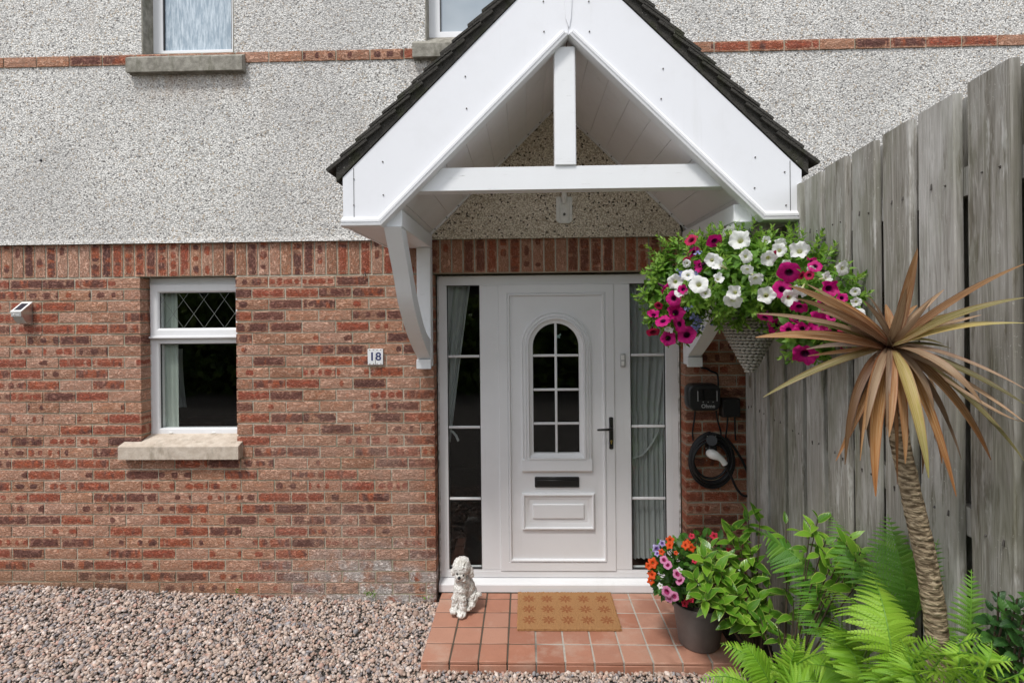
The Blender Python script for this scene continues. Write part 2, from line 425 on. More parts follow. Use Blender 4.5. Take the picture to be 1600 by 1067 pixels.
MAT['lead'] = plain('lead_strip', (0.20, 0.21, 0.20), 0.5, metal=0.3)
MAT['oldpvc'] = plain('weathered_white_plastic', (0.80, 0.78, 0.72), 0.5, vary=0.3, nscale=25)

def glass_mat(name, tint=(1, 1, 1), rough=0.0, ior=1.5, bump_s=0.0):
    g = G(name)
    fr = g.n('Fresnel', {'IOR': ior}).outputs[0]
    gd = {'Roughness': rough}
    if bump_s: gd['Normal'] = g.bump(g.noise(g.pos(), 2.5, 1), bump_s, 0.01)
    gl = g.n('BsdfGlossy', gd); tr = g.n('BsdfTransparent', {0: (*tint, 1)})
    m = g.n('MixShader', {0: g.ma('MULTIPLY', g.ma('MULTIPLY', fr, 1.5, clamp=True), g.ma('SUBTRACT', 1.0, g.n('NewGeometry').outputs['Backfacing'])), 1: tr.outputs[0], 2: gl.outputs[0]})
    return g.done(m)
MAT['glass'] = glass_mat('window_glass', (0.97, 0.985, 0.98), 0.0, 1.5, 0.05)
def obscure_glass():
    g = G('reeded_glass'); W = g.pos()
    n = g.noise(g.scale(W, (70, 70, 9)), 1.0, 4, 0.7)
    p = g.pb(g.mix(g.ss(n, 0.35, 0.7), (0.28, 0.36, 0.43), (0.60, 0.68, 0.74)), 0.22, g.bump(n, 0.35, 0.01), 0.8)
    return g.done(p)
MAT['obscure'] = obscure_glass()
def plainglass_up():
    g = G('upper_window_glass'); W = g.pos()
    p = g.pb(g.mix(g.ss(g.noise(W, 3, 2), 0.3, 0.7), (0.30, 0.36, 0.41), (0.42, 0.47, 0.51)), 0.10, None, 0.9)
    return g.done(p)
MAT['upglass'] = plainglass_up()

def fabric(name, c0, c1, trans=0.3):
    g = G(name); W = g.pos()
    n = g.noise(W, 300, 2); c = g.mix(n, c0, c1)
    d = g.n('BsdfDiffuse', {0: c, 1: 0.5}); t = g.n('BsdfTranslucent', {0: c})
    return g.done(g.n('MixShader', {0: trans, 1: d.outputs[0], 2: t.outputs[0]}))
MAT['curtain'] = fabric('pale_curtain', (0.42, 0.44, 0.43), (0.56, 0.58, 0.57))
MAT['blind'] = fabric('green_white_blind', (0.48, 0.53, 0.47), (0.58, 0.63, 0.57))
MAT['room'] = plain('dim_room', (0.035, 0.032, 0.028), 0.9)
MAT['furniture'] = plain('dark_furniture', (0.10, 0.05, 0.03), 0.5, vary=0.4, nscale=8)

def quarry():
    g = G('quarry_tile'); W = g.pos(); r = g.orand()
    p = g.n('VectorMath', {0: W, 1: g.n('CombineXYZ', {0: g.ma('MULTIPLY', r, 19), 1: g.ma('MULTIPLY', r, 7)}).outputs[0]}, operation='ADD').outputs[0]
    n = g.noise(p, 12, 5, 0.65); m = g.noise(p, 150, 3, 0.6)
    c = g.mix(n, (0.30, 0.120, 0.072), (0.46, 0.205, 0.130))
    c = g.mix(g.ma('MULTIPLY', r, 0.8), c, (0.47, 0.265, 0.190))
    c = g.mix(g.ma('MULTIPLY', g.ss(g.ma('FRACT', g.ma('MULTIPLY', r, 5.7)), 0.6, 1.0), 0.45), c, (0.27, 0.10, 0.06))
    c = g.mix(g.ma('MULTIPLY', g.ss(g.noise(W, 5, 5, 0.65), 0.5, 0.68), 0.4), c, (0.50, 0.36, 0.28))
    c = g.mix(g.ma('MULTIPLY', g.ss(m, 0.58, 0.72), 0.35), c, (0.14, 0.06, 0.04))
    ws = g.n('SeparateXYZ', {0: W})
    wet = g.ma('MULTIPLY', g.ss(ws.outputs[0], 0.55, 1.0), g.ss(g.noise(W, 4, 4, 0.6), 0.45, 0.62))
    c = g.mix(g.ma('MULTIPLY', wet, 0.75), c, (0.17, 0.055, 0.03))
    rg = g.ma('SUBTRACT', 0.62, g.ma('MULTIPLY', wet, 0.2))
    return g.done(g.pb(c, rg, g.bump(g.ma('ADD', n, m), 0.35, 0.0025), 0.35))
MAT['tile'] = quarry()
def grout():
    g = G('tile_grout'); W = g.pos(); ws = g.n('SeparateXYZ', {0: W})
    c = g.mix(g.noise(W, 60, 4, 0.6), (0.30, 0.27, 0.23), (0.52, 0.48, 0.42))
    c = g.mix(g.ss(g.ma('ADD', ws.outputs[0], g.ma('MULTIPLY', g.noise(W, 5, 3), 0.5)), 0.42, 0.25), c, (0.10, 0.08, 0.06))
    return g.done(g.pb(c, 0.95, g.bump(g.noise(W, 200, 3), 0.5, 0.002), 0.1))
MAT['grout'] = grout()

def rooftile():
    g = G('mossy_roof_tile'); W = g.pos()
    n = g.noise(W, 40, 6, 0.7); m = g.noise(W, 9, 4, 0.6)
    c = g.mix(n, (0.03, 0.028, 0.025), (0.105, 0.098, 0.086)); c = g.mix(g.ma('MULTIPLY', g.ss(m, 0.50, 0.66), 0.6), c, (0.045, 0.05, 0.024))
    c = g.mix(g.ss(g.noise(W, 70, 3), 0.70, 0.74), c, (0.26, 0.25, 0.22))
    return g.done(g.pb(c, 0.9, g.bump(g.ma('ADD', n, g.noise(W, 130, 4, 0.7)), 1.0, 0.010), 0.15))
MAT['rooftile'] = rooftile()

def fencewood():
    g = G('weathered_fence_timber'); O = g.objc(); r = g.orand()
    off = g.n('CombineXYZ', {0: g.ma('MULTIPLY', r, 37), 1: g.ma('MULTIPLY', r, 11), 2: g.ma('MULTIPLY', r, 53)}).outputs[0]
    p = g.n('VectorMath', {0: O, 1: off}, operation='ADD').outputs[0]
    w1 = g.noise(g.scale(p, (1, 1, 0.07)), 11, 3, 0.5, 1.0)         # wide figure
    rings = g.ma('FRACT', g.ma('MULTIPLY', w1, 11.0)); rings = g.ma('ABSOLUTE', g.ma('SUBTRACT', rings, 0.5))
    fine = g.noise(g.scale(p, (1, 1, 0.03)), 105, 5, 0.7)
    c = g.mix(g.ma('MULTIPLY', g.ss(rings, 0.0, 0.5), 0.8), (0.23, 0.21, 0.175), (0.50, 0.475, 0.43))
    c = g.mix(g.ss(fine, 0.32, 0.6), g.mix(0.55, c, (0.115, 0.095, 0.065)), c)
    lite = g.noise(g.scale(p, (1, 1, 0.25)), 5, 5, 0.65)
    c = g.mix(g.ma('MULTIPLY', g.ss(lite, 0.48, 0.66), 0.75), c, (0.62, 0.605, 0.57))
    tone = g.ramp(r, [(0.0, 0.0), (0.5, 0.5), (1.0, 1.0)])
    c = g.mix(0.46, c, g.ramp(g.ma('FRACT', g.ma('MULTIPLY', r, 7.3)), [(0.0, (0.22, 0.21, 0.18)), (0.35, (0.44, 0.43, 0.41)), (0.65, (0.30, 0.285, 0.25)), (1.0, (0.54, 0.53, 0.51))]))
    ez = g.n('SeparateXYZ', {0: O}).outputs[2]
    foot = g.ma('MULTIPLY', g.ss(ez, 1.5, 0.4), g.ss(g.noise(g.scale(p, (1, 1, 0.4)), 8, 4, 0.7), 0.40, 0.62))
    c = g.mix(g.ma('MULTIPLY', foot, 0.55), c, (0.14, 0.125, 0.075))
    stn = g.ss(g.noise(g.scale(p, (1, 1, 0.12)), 26, 5, 0.7), 0.54, 0.66); c = g.mix(g.ma('MULTIPLY', stn, 0.7), c, (0.105, 0.09, 0.06))
    wht = g.ss(g.noise(g.scale(p, (1, 1, 0.16)), 17, 5, 0.75), 0.56, 0.68); c = g.mix(g.ma('MULTIPLY', wht, 0.6), c, (0.62, 0.61, 0.58))
    # lichen specks and green algae
    sp = g.ss(g.noise(p, 110, 3, 0.6), 0.64, 0.70); spm = g.ss(g.noise(p, 4, 3), 0.48, 0.6)
    c = g.mix(g.ma('MULTIPLY', sp, g.ma('MULTIPLY', spm, 0.75)), c, (0.55, 0.54, 0.48))
    ag = g.ss(g.noise(g.scale(p, (1, 1, 0.3)), 6, 5, 0.7), 0.46, 0.62)
    c = g.mix(g.ma('MULTIPLY', ag, 0.35), c, (0.17, 0.175, 0.11))
    # knots
    kv = g.n('TexVoronoi', {'Scale': 3.4, 'Vector': g.scale(p, (1.0, 1.0, 0.62)), 'Randomness': 1.0})
    kd = kv.outputs['Distance']
    kr = g.ma('ABSOLUTE', g.ma('SINE', g.ma('MULTIPLY', kd, 210)))
    km = g.ss(kd, 0.105, 0.070)
    c = g.mix(km, c, g.mix(kr, (0.07, 0.058, 0.045), (0.26, 0.225, 0.17)))
    hgt = g.ma('ADD', g.ma('MULTIPLY', fine, 0.8), g.ma('MULTIPLY', rings, 0.4))
    return g.done(g.pb(c, 0.9, g.bump(hgt, 0.8, 0.004), 0.15))
MAT['fence'] = fencewood()

def gravel_mat():
    g = G('gravel_stone'); c = g.attr('col', out='Color'); W = g.pos()
    n = g.noise(W, 220, 3, 0.6)
    c2 = g.mix(g.ma('MULTIPLY', n, 0.35), c, (0.16, 0.14, 0.12))
    return g.done(g.pb(c2, 0.8, g.bump(n, 0.4, 0.002), 0.25))
MAT['gravel'] = gravel_mat()
def ground_mat():
    g = G('gravel_bed'); W = g.pos()
    v = g.vor(W, 55, out='Color'); d = g.vor(W, 55); s = g.n('SeparateColor', {0: v})
    c = g.mix(s.outputs[0], (0.22, 0.19, 0.16), (0.46, 0.42, 0.38)); c = g.mix(g.ss(d, 0.3, 0.6), c, (0.05, 0.045, 0.04))
    return g.done(g.pb(c, 0.95, g.bump(g.ma('SUBTRACT', 1.0, d), 1.0, 0.01), 0.1))
MAT['ground'] = ground_mat()
MAT['soil'] = plain('dark_soil', (0.035, 0.025, 0.018), 0.95, vary=0.7, nscale=40, bumpd=0.02)

def leaf_mat(name, c0, c1, c2, tr=0.30, rough=0.42, margin=None, spec=0.45):
    "random green per leaf from attribute rnd, else per object; tr = share of light let through"
    g = G(name); r = g.ma('FRACT', g.ma('ADD', g.attr('rnd', out='Fac'), g.orand()))
    c = g.ramp(r, [(0.0, c0), (0.5, c1), (1.0, c2)])
    n = g.noise(g.pos(), 45, 3, 0.6); c = g.mix(g.ma('MULTIPLY', n, 0.35), c, c0)
    uvw = g.attr('luv'); s = g.n('SeparateXYZ', {0: uvw})      # x = along, y = across (-1..1)
    ay = g.ma('ABSOLUTE', s.outputs[1])
    if margin:
        c = g.mix(g.ma('MULTIPLY', g.ss(g.ma('ADD', ay, g.ma('MULTIPLY', n, 0.3)), 0.92, 1.12), 0.9), c, margin)
    c = g.mix(g.ma('MULTIPLY', g.ss(ay, 0.10, 0.02), 0.35), c, c2)
    p = g.pb(c, rough, g.bump(g.ma('ADD', g.ma('MULTIPLY', g.ma('SINE', g.ma('ADD', g.ma('MULTIPLY', s.outputs[0], 42), g.ma('MULTIPLY', ay, -9))), 0.3), n), 0.35, 0.002), spec)
    t = g.n('BsdfTranslucent', {0: g.mix(0.5, c, c2)})
    return g.done(g.n('MixShader', {0: tr, 1: p.outputs[0], 2: t.outputs[0]}))
MAT['leaf_petunia'] = leaf_mat('petunia_leaf', (0.05, 0.15, 0.012), (0.16, 0.34, 0.035), (0.36, 0.56, 0.09), 0.38)
MAT['leaf_impatiens'] = leaf_mat('impatiens_leaf', (0.025, 0.085, 0.012), (0.05, 0.15, 0.02), (0.10, 0.25, 0.03), 0.28)
MAT['leaf_shrub'] = leaf_mat('glossy_shrub_leaf', (0.05, 0.16, 0.012), (0.13, 0.31, 0.022), (0.27, 0.50, 0.045), 0.32, 0.30, margin=(0.46, 0.58, 0.12), spec=0.6)
MAT['leaf_dark'] = leaf_mat('dark_leaf', (0.015, 0.055, 0.012), (0.035, 0.11, 0.02), (0.08, 0.20, 0.03), 0.25)
MAT['fern_a'] = leaf_mat('bright_fern', (0.17, 0.38, 0.02), (0.28, 0.52, 0.04), (0.42, 0.66, 0.07), 0.38, 0.5)
MAT['fern_b'] = leaf_mat('mid_green_fern', (0.08, 0.24, 0.025), (0.14, 0.34, 0.04), (0.24, 0.46, 0.06), 0.35, 0.5)
MAT['stem'] = plain('green_stem', (0.10, 0.15, 0.035), 0.6)
MAT['woodstem'] = plain('brown_stem', (0.10, 0.065, 0.04), 0.8, vary=0.5)
MAT['hedge'] = leaf_mat('garden_hedge_leaf', (0.03, 0.08, 0.012), (0.12, 0.22, 0.03), (0.34, 0.42, 0.09), 0.3)

def petal(name, rim, throat, vein, tr=0.35, r0=0.18, r1=0.42):
    g = G(name); s = g.n('SeparateXYZ', {0: g.attr('luv')})
    r = s.outputs[0]; n = g.noise(g.objc(), 60, 3)
    c = g.mix(g.ss(g.ma('ADD', r, g.ma('MULTIPLY', g.ma('SUBTRACT', n, 0.5), 0.15)), r0, r1), throat, rim)
    ve = g.ss(g.ma('COSINE', g.ma('MULTIPLY', s.outputs[1], 10 * math.pi)), 0.90, 1.0)
    c = g.mix(g.ma('MULTIPLY', g.ma('MULTIPLY', ve, g.ss(r, 0.95, 0.4)), 0.5), c, vein)
    p = g.pb(c, 0.55, g.bump(g.noise(g.objc(), 90, 3), 0.3, 0.001), 0.3); t = g.n('BsdfTranslucent', {0: c})
    return g.done(g.n('MixShader', {0: tr, 1: p.outputs[0], 2: t.outputs[0]}))
MAT['petal_white'] = petal('white_petal', (0.84, 0.84, 0.82), (0.62, 0.64, 0.30), (0.72, 0.74, 0.66), r0=0.0, r1=0.16)
MAT['petal_magenta'] = petal('magenta_petal', (0.58, 0.008, 0.20), (0.05, 0.0, 0.03), (0.30, 0.0, 0.12), r0=.08, r1=.26)
MAT['petal_red'] = petal('crimson_petal', (0.50, 0.012, 0.085), (0.12, 0.0, 0.02), (0.3, 0.0, 0.05))
MAT['petal_orange'] = petal('orange_petal', (0.80, 0.105, 0.018), (0.60, 0.05, 0.01), (0.7, 0.06, 0.01), r0=0.05, r1=0.2)
MAT['petal_pink'] = petal('pink_petal', (0.72, 0.28, 0.48), (0.35, 0.02, 0.12), (0.50, 0.06, 0.22))
MAT['petal_coral'] = petal('coral_red_petal', (0.72, 0.035, 0.085), (0.5, 0.02, 0.03), (0.5, 0.02, 0.03), r0=0.05, r1=0.2)
MAT['petal_lilac'] = petal('lilac_petal', (0.50, 0.45, 0.74), (0.22, 0.10, 0.42), (0.35, 0.22, 0.6))
MAT['lobelia'] = petal('blue_lobelia_petal', (0.33, 0.38, 0.78), (0.75, 0.75, 0.9), (0.3, 0.3, 0.7), r0=0.1, r1=0.3)

def cordy(name, base, mid, tip, under=0.0):
    g = G(name); s = g.n('SeparateXYZ', {0: g.attr('luv')}); r = g.orand()
    t = g.ma('ADD', s.outputs[0], g.ma('MULTIPLY', g.ma('SUBTRACT', g.noise(g.objc(), 9, 3), 0.5), 0.5))
    c = g.ramp(t, [(0.0, base), (0.45, mid), (0.95, tip)])
    st = g.noise(g.n('CombineXYZ', {0: g.ma('MULTIPLY', s.outputs[0], 3), 1: g.ma('MULTIPLY', s.outputs[1], 14), 2: g.ma('MULTIPLY', r, 40)}).outputs[0], 1.0, 4, 0.65)
    c = g.mix(g.ma('MULTIPLY', g.ss(st, 0.45, 0.62), 0.55), c, (0.58, 0.44, 0.28))
    c = g.mix(g.ma('MULTIPLY', g.ss(st, 0.46, 0.36), 0.55), c, (0.12, 0.055, 0.025))
    c = g.mix(g.ma('MULTIPLY', g.ss(g.ma('ABSOLUTE', s.outputs[1]), 0.75, 1.0), 0.5), c, (0.22, 0.045, 0.02))
    c = g.mix(1.0, c, g.ramp(g.ma('FRACT', g.ma('MULTIPLY', r, 9.1)), [(0.0, 0.38), (0.5, 0.80), (1.0, 1.15)]), 'MULTIPLY')
    c = g.mix(g.ss(s.outputs[0], 0.10, 0.0), c, (0.10, 0.03, 0.015))
    p = g.pb(c, 0.45, g.bump(st, 0.4, 0.002), 0.35); tt = g.n('BsdfTranslucent', {0: c})
    return g.done(g.n('MixShader', {0: 0.22, 1: p.outputs[0], 2: tt.outputs[0]}))
MAT['cord_brown'] = cordy('bronze_leaf', (0.25, 0.085, 0.032), (0.33, 0.145, 0.05), (0.38, 0.19, 0.07))
MAT['cord_tan'] = cordy('dry_tan_leaf', (0.36, 0.22, 0.13), (0.50, 0.34, 0.21), (0.44, 0.27, 0.15))
MAT['cord_olive'] = cordy('olive_leaf', (0.20, 0.10, 0.03), (0.20, 0.18, 0.045), (0.17, 0.17, 0.045))
MAT['cord_yellow'] = cordy('yellowing_leaf', (0.36, 0.28, 0.09), (0.45, 0.35, 0.09), (0.36, 0.34, 0.10))
MAT['cord_orange'] = cordy('orange_leaf', (0.24, 0.11, 0.04), (0.42, 0.20, 0.055), (0.40, 0.15, 0.04))
MAT['cord_dark'] = cordy('dark_dry_leaf', (0.13, 0.07, 0.04), (0.18, 0.11, 0.07), (0.30, 0.20, 0.13))
def bark():
    g = G('cordyline_bark'); O = g.pos()
    q = g.scale(O, (1, 1, 2.6)); v = g.vor(q, 42); n = g.noise(q, 50, 4, 0.6, 0.5)
    rings = g.ma('SINE', g.ma('ADD', g.ma('MULTIPLY', g.n('SeparateXYZ', {0: O}).outputs[2], 330), g.ma('MULTIPLY', g.noise(O, 14, 3), 16)))
    h = g.ma('ADD', g.ma('MULTIPLY', rings, 0.12), g.ma('ADD', n, g.ma('MULTIPLY', v, -0.6)))
    c = g.mix(g.ss(h, -0.15, 0.55), (0.12, 0.085, 0.052), (0.46, 0.36, 0.235)); c = g.mix(g.ss(n, 0.55, 0.7), c, (0.50, 0.41, 0.28))
    return g.done(g.pb(c, 0.9, g.bump(h, 1.0, 0.008), 0.15))
MAT['bark'] = bark()
# ------------------------------------------------------------------ ground (one sheet to the horizon)
def gz(x, y):
    "height of the gravel: banked up a little against the wall on the left"
    t = min(1.0, max(0.0, (-x - 0.8) / 2.6)); b = min(1.0, max(0.0, 1 + y / 1.6))
    return -0.010 + (0.032 + 0.107 * t) * b ** 1.5
gv = []; gf = []
xs = [-150, -40, -12] + [-5 + i * 0.25 for i in range(49)] + [12, 40, 150]
ys = [-150, -40, -14] + [-6 + i * 0.25 for i in range(26)] + [0.5, 3, 14, 40, 150]
for y in ys:
    for x in xs: gv.append((x, y, gz(x, y) - 0.012 if -6 <= y < 0.4 and -5 <= x <= 7 else -0.01))
for j in range(len(ys) - 1):
    for i in range(len(xs) - 1):
        a = j * len(xs) + i; gf.append((a, a + 1, a + len(xs) + 1, a + len(xs)))
mb = MB(); mb.v = gv; mb.f = gf
structure('ground', mb, MAT['ground'], label='gravelled ground in front of the house')

# ------------------------------------------------------------------ the house
house = thing('brick_house', 'house front, red brick below grey pebbledash, with white door, windows and porch canopy', 'house')
ZS = 2.206; ZT = 2.438; CO = 0.0761
W1X0, W1X1 = -2.600, -1.944          # ground floor window opening
D0, D1 = -0.611, 1.050               # door opening
U1X0, U1X1 = ax(224, 60, 0), ax(368, 60, 0)
U2X0, U2X1 = ax(665, 40, 0), 0.02
ZWS = az(280, 684, 0) - 0.005        # top of the sill under the window
LX, RX = -4.4, 4.6
m = MB()
def wall_piece(x0, x1, z0, z1, y=0.007): m.box(x0, x1, y, 0.30, z0, z1)
wall_piece(LX, W1X0 - .006, -0.3, ZT); wall_piece(W1X0 - .006, W1X1 + .006, -0.3, ZWS - .07)
wall_piece(W1X1 + .006, D0 - .006, -0.3, ZT); wall_piece(D1 + .006, RX, -0.3, ZT)
wall_piece(W1X0 - .006, W1X1 + .006, ZS + .008, ZT); wall_piece(D0 - .006, D1 + .006, ZS + .008, ZT)
wall_piece(D0 - .006, D1 + .006, -0.3, 0.0)
obj('mortar_wall', m, MAT['mortar'], house)
# pebbledash upper wall
ZB0, ZB1 = az(500, 95, 0), az(500, 81, 0)
ZU1 = az(290, 88, 0.0) - 0.01; ZU2 = az(700, 64, 0.0) - 0.01
ZB = az(820, 83, 0) ; ZB0, ZB1 = ZB - 0.0345, ZB + 0.0345
ZTOP = 5.3; ZHEAD = 4.75
m = MB(); y0 = -0.018
def rp(x0, x1, z0, z1): m.box(x0, x1, y0, 0.30, z0, z1)
rp(LX, RX, ZT, ZB1 + .0)
rp(LX, U1X0, ZB1, ZTOP); rp(U1X1, U2X0, ZB1, ZTOP); rp(U2X1, RX, ZB1, ZTOP)
rp(U1X0, U1X1, ZHEAD, ZTOP); rp(U2X0, U2X1, ZHEAD, ZTOP)
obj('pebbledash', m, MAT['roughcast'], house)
m = MB()                                   # bell-cast lip at the foot of the pebbledash
m.prism([(-0.018, ZT - 0.004), (-0.018, ZT + 0.03), (-0.0215, ZT + 0.012), (-0.024, ZT - 0.004)], LX, RX, 'yz')
obj('render_lip', m, MAT['roughcast'], house)
# smooth reveals of the upper windows
for a in (U1X0, U1X1 - .008, U2X0, U2X1 - .008):
    m = MB(); m.box(a, a + .008, -0.0175, 0.12, ZB1, ZHEAD); obj('window_reveal', m, MAT['sill_old'], house)
m = MB(); m.box(LX, RX, -0.0195, -0.010, ZB0, ZB1)
obj('band_mortar', m, MAT['mortar'], house)

# bricks: each its own object, its relief real, joints recessed 7 mm
BM = {}
def brick_arrays(L, H, dep, seed, vertical=False):
    r = random.Random(seed); nx, nz = 5, 2; vs = []; fs = []
    for j in range(nz + 1):
        for i in range(nx + 1):
            u = -L / 2 + L * i / nx; v = -H / 2 + H * j / nz
            e = (i in (0, nx)) or (j in (0, nz))
            vs.append((u + r.uniform(-1, 1) * (.0012 if e else .006), r.uniform(-.0012, .0012) + (0.0025 if e else -0.0005), v + r.uniform(-1, 1) * (.0014 if e else .004)))
    for j in range(nz):
        for i in range(nx):
            a = j * (nx + 1) + i; fs.append((a, a + 1, a + nx + 2, a + nx + 1))
    rim = [i for i in range(nx + 1)] + [(j * (nx + 1) + nx) for j in range(1, nz + 1)] + [nz * (nx + 1) + i for i in range(nx - 1, -1, -1)] + [j * (nx + 1) for j in range(nz - 1, 0, -1)]
    o = len(vs)
    for k in rim: vs.append((vs[k][0], dep, vs[k][2]))
    for q in range(len(rim)):
        q2 = (q + 1) % len(rim); fs.append((rim[q2], rim[q], o + q, o + q2))
    loc = [(v[0], v[1], v[2]) for v in vs]
    if vertical: vs = [(-v[2], v[1], v[0]) for v in vs]
    return vs, fs, loc
def brick_mesh(L, H, dep, var, vertical=False):
    k = (round(L, 3), round(H, 3), round(dep, 3), var, vertical)
    if k not in BM:
        vs, fs, loc = brick_arrays(L, H, dep, hash(k) & 0xffff if False else int(L * 1e4) * 7 + var * 131 + int(dep * 1000), vertical)
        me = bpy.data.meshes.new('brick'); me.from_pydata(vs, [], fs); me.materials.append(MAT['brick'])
        a = me.attributes.new('loc', 'FLOAT_VECTOR', 'POINT'); a.data.foreach_set('vector', np.array(loc, np.float32).ravel())
        BM[k] = me
    return BM[k]
bricks = []        # (cx, cy, cz, L, H, depth, vertical)
zrow = []
nrow = 31
def segs_for(z):
    lo = W1X0 if z + CO > ZWS - 0.06 else None
    s = []
    if lo is not None: s += [(LX, W1X0, 'r'), (W1X1, D0, 'l')]
    else: s += [(LX, D0, 'w')]
    s += [(D1, 1.60, 'l')]
    return s
PIT = 0.2262; BL = 0.2165
for k in range(nrow):
    z = ZS - (k + 1) * CO; zc = z + CO / 2
    for (a, b, mode) in segs_for(z):
        x = None; row = []
        ph = 0.0 if k % 2 == 0 else PIT / 2
        if mode == 'l': start = a - ph
        elif mode == 'r': start = b - ph * 1.0 - PIT * 12; start = b + ph - PIT * math.ceil((b - a) / PIT + 1)
        else: start = W1X0 + ph - PIT * 12
        x = start + (0.0048 if mode != 'l' else 0.0)
        n = 0
        while x < b - 0.002 and n < 60:
            x0, x1 = max(x, a), min(x + BL, b)
            if x1 - x0 > 0.035: row.append([x0, x1])
            elif x1 - x0 > 0.004 and row and x1 >= b - 0.003: row[-1][1] = b
            x += PIT; n += 1
        if not row: continue
        if b - row[-1][1] < 0.03: row[-1][1] = b
        if row[0][0] - a < 0.03: row[0][0] = a
        for (x0, x1) in row:
            if x1 < -3.9: continue
            edge = (abs(x1 - W1X0) < .003 or abs(x0 - W1X1) < .003 or abs(x1 - D0) < .003 or abs(x0 - D1) < .003)
            bricks.append(((x0 + x1) / 2, 0.0, zc, x1 - x0, CO - 0.0098, 0.1045 if edge and (z + CO > ZWS - .06 or x0 > -2) else 0.03, False))
cam_vis = lambda x: (x > -3.45 and x < 1.47)
cand = sorted(range(len(bricks)), key=lambda i: -(min(bricks[i][3], .22) + (0.5 if cam_vis(bricks[i][0]) else 0) + (0.02 if bricks[i][2] > 0.12 else -0.4)))
indiv = set(cand[:300]); rest = [i for i in range(len(bricks)) if i not in indiv]
rb = random.Random(3)
for i in sorted(indiv):
    x, y, z, L, H, dep, vt = bricks[i]
    o = link('brick', brick_mesh(L, H, dep, rb.randrange(5)), None, house, (x + rb.uniform(-.001, .001), y + rb.uniform(-.0015, .0015), z + rb.uniform(-.001, .001)))
    o.rotation_euler = (0, rb.uniform(-.004, .004), rb.uniform(-.004, .004))
def joined_bricks(name, lst):
    V = []; Fc = []; LO = []; RN = []
    for (x, y, z, L, H, dep, vt) in lst:
        vs, fs, loc = brick_arrays(L, H, dep, rb.randrange(9999), vt)
        o = len(V); r = rb.random(); jy = rb.uniform(-.0015, .0015)
        V += [(v[0] + x, v[1] + y + jy, v[2] + z) for v in vs]; Fc += [tuple(q + o for q in f) for f in fs]; LO += loc; RN += [r] * len(vs)
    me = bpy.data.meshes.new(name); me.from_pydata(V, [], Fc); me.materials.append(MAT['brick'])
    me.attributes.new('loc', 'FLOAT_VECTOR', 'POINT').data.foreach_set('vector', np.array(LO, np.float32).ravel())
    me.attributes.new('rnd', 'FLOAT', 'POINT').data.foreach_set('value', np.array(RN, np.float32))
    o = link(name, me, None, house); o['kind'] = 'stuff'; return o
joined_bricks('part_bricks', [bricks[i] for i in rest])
# soldier course
x = LX + 0.5; k = 0
SP = 0.0768
x = -3.75
while x < 1.62:
    dep = 0.1045 if (W1X0 - .03 < x < W1X1 + .03 or D0 - .03 < x < D1 + .03) else 0.03
    o = link('soldier_brick', brick_mesh(0.2175, SP - 0.0105, dep, k % 5, True), None, house, (x, rb.uniform(-.001, .001), (ZS + ZT) / 2 + 0.002))
    x += SP; k += 1
# string course in the pebbledash
x = -3.9 + 0.06
while x < 4.3:
    hit = (U1X0 - 0.10 < x + 0.1 and x - .1 < U1X1 + 0.05) or (-0.80 < x + 0.1 and x - .1 < -0.0 and x > -0.9)
    link('string_course_brick', brick_mesh(0.2165, 0.0655, 0.02, k % 5), None, house, (x, -0.0285 + rb.uniform(-.001, .001), ZB))
    x += 0.2262; k += 1

# sills
def sill(x0, x1, zback, zfront_top, zbot, yf, mat, name='window_sill', par=None):
    m = MB()
    m.prism([(0.10, zback), (yf + 0.004, zfront_top), (yf, zfront_top - 0.005), (yf, zbot), (yf + 0.018, zbot), (yf + 0.022, zbot + .008), (yf + 0.030, zbot + .008), (yf + 0.034, zbot), (0.10, zbot)], x0, x1, 'yz')
    me = m; return obj(name, me, mat, par)

# window frames -------------------------------------------------------------
def ring(m, x0, x1, z0, z1, prof): m.sweep([(x0, z0), (x1, z0), (x1, z1), (x0, z1)], prof)
def frame_prof(w, yf, yb, b=0.006): return [(0.0, yb), (0.0, yf + b * .4), (b * .4, yf), (w - b, yf), (w - b * .35, yf + b * .5), (w, yf + b * 1.6), (w, yb)]
YF = 0.100
wx0, wx1 = W1X0 + .003, W1X1 - .003
# in this photo the right part of the frame is hidden by the brick corner; frame runs on behind it
wzt = ZS + .004; wzb = az(280, 681, YF)
win = obj('window', (lambda m: (ring(m, wx0, wx1 + .02, wzb, wzt, frame_prof(0.052, YF, YF + .06)), m)[1])(MB()), MAT['pvc'], house, 40)
ztr0, ztr1 = az(290, 536, YF), az(290, 524, YF)
m = MB(); m.box(wx0 + .045, wx1 - .0, YF + .002, YF + .055, ztr0 - .004, ztr1 + .004, .003); obj('transom', m, MAT['pvc'], win, 40)
fx0, fx1 = ax(234, 480, YF - .02), wx1 + .008
fz0, fz1 = az(290, 526, YF - .02), az(290, 444, YF - .02)
m = MB(); ring(m, fx0, fx1, fz0, fz1, [(0, YF + .002), (0, YF - .016), (.004, YF - .020), (.042, YF - .020), (.050, YF - .014), (.058, YF - .004), (.058, YF + .03)])
m.box(fx0 - .002, fx1, YF - .034, YF - .012, fz0 - .012, fz0 + .004, .004)
sash = obj('opening_sash', m, MAT['pvc'], win, 40)
m = MB(); m.box(fx0 + .056, fx1 - .056, YF + .004, YF + .008, fz0 + .056, fz1 - .056); obj('window_pane', m, MAT['glass'], win)
bx0, bx1 = wx0 + .055, wx1 - .015
m = MB(); m.box(bx0 - .006, bx1 + .01, YF + .022, YF + .026, wzb + .046, ztr0); obj('window_pane', m, MAT['glass'], win)
m = MB(); ring(m, bx0 - .007, bx1 + .012, wzb + .045, ztr0 - .003, [(0, YF + .02), (.007, YF + .018), (.007, YF + .03)]); obj('gasket', m, MAT['gasket'], win)
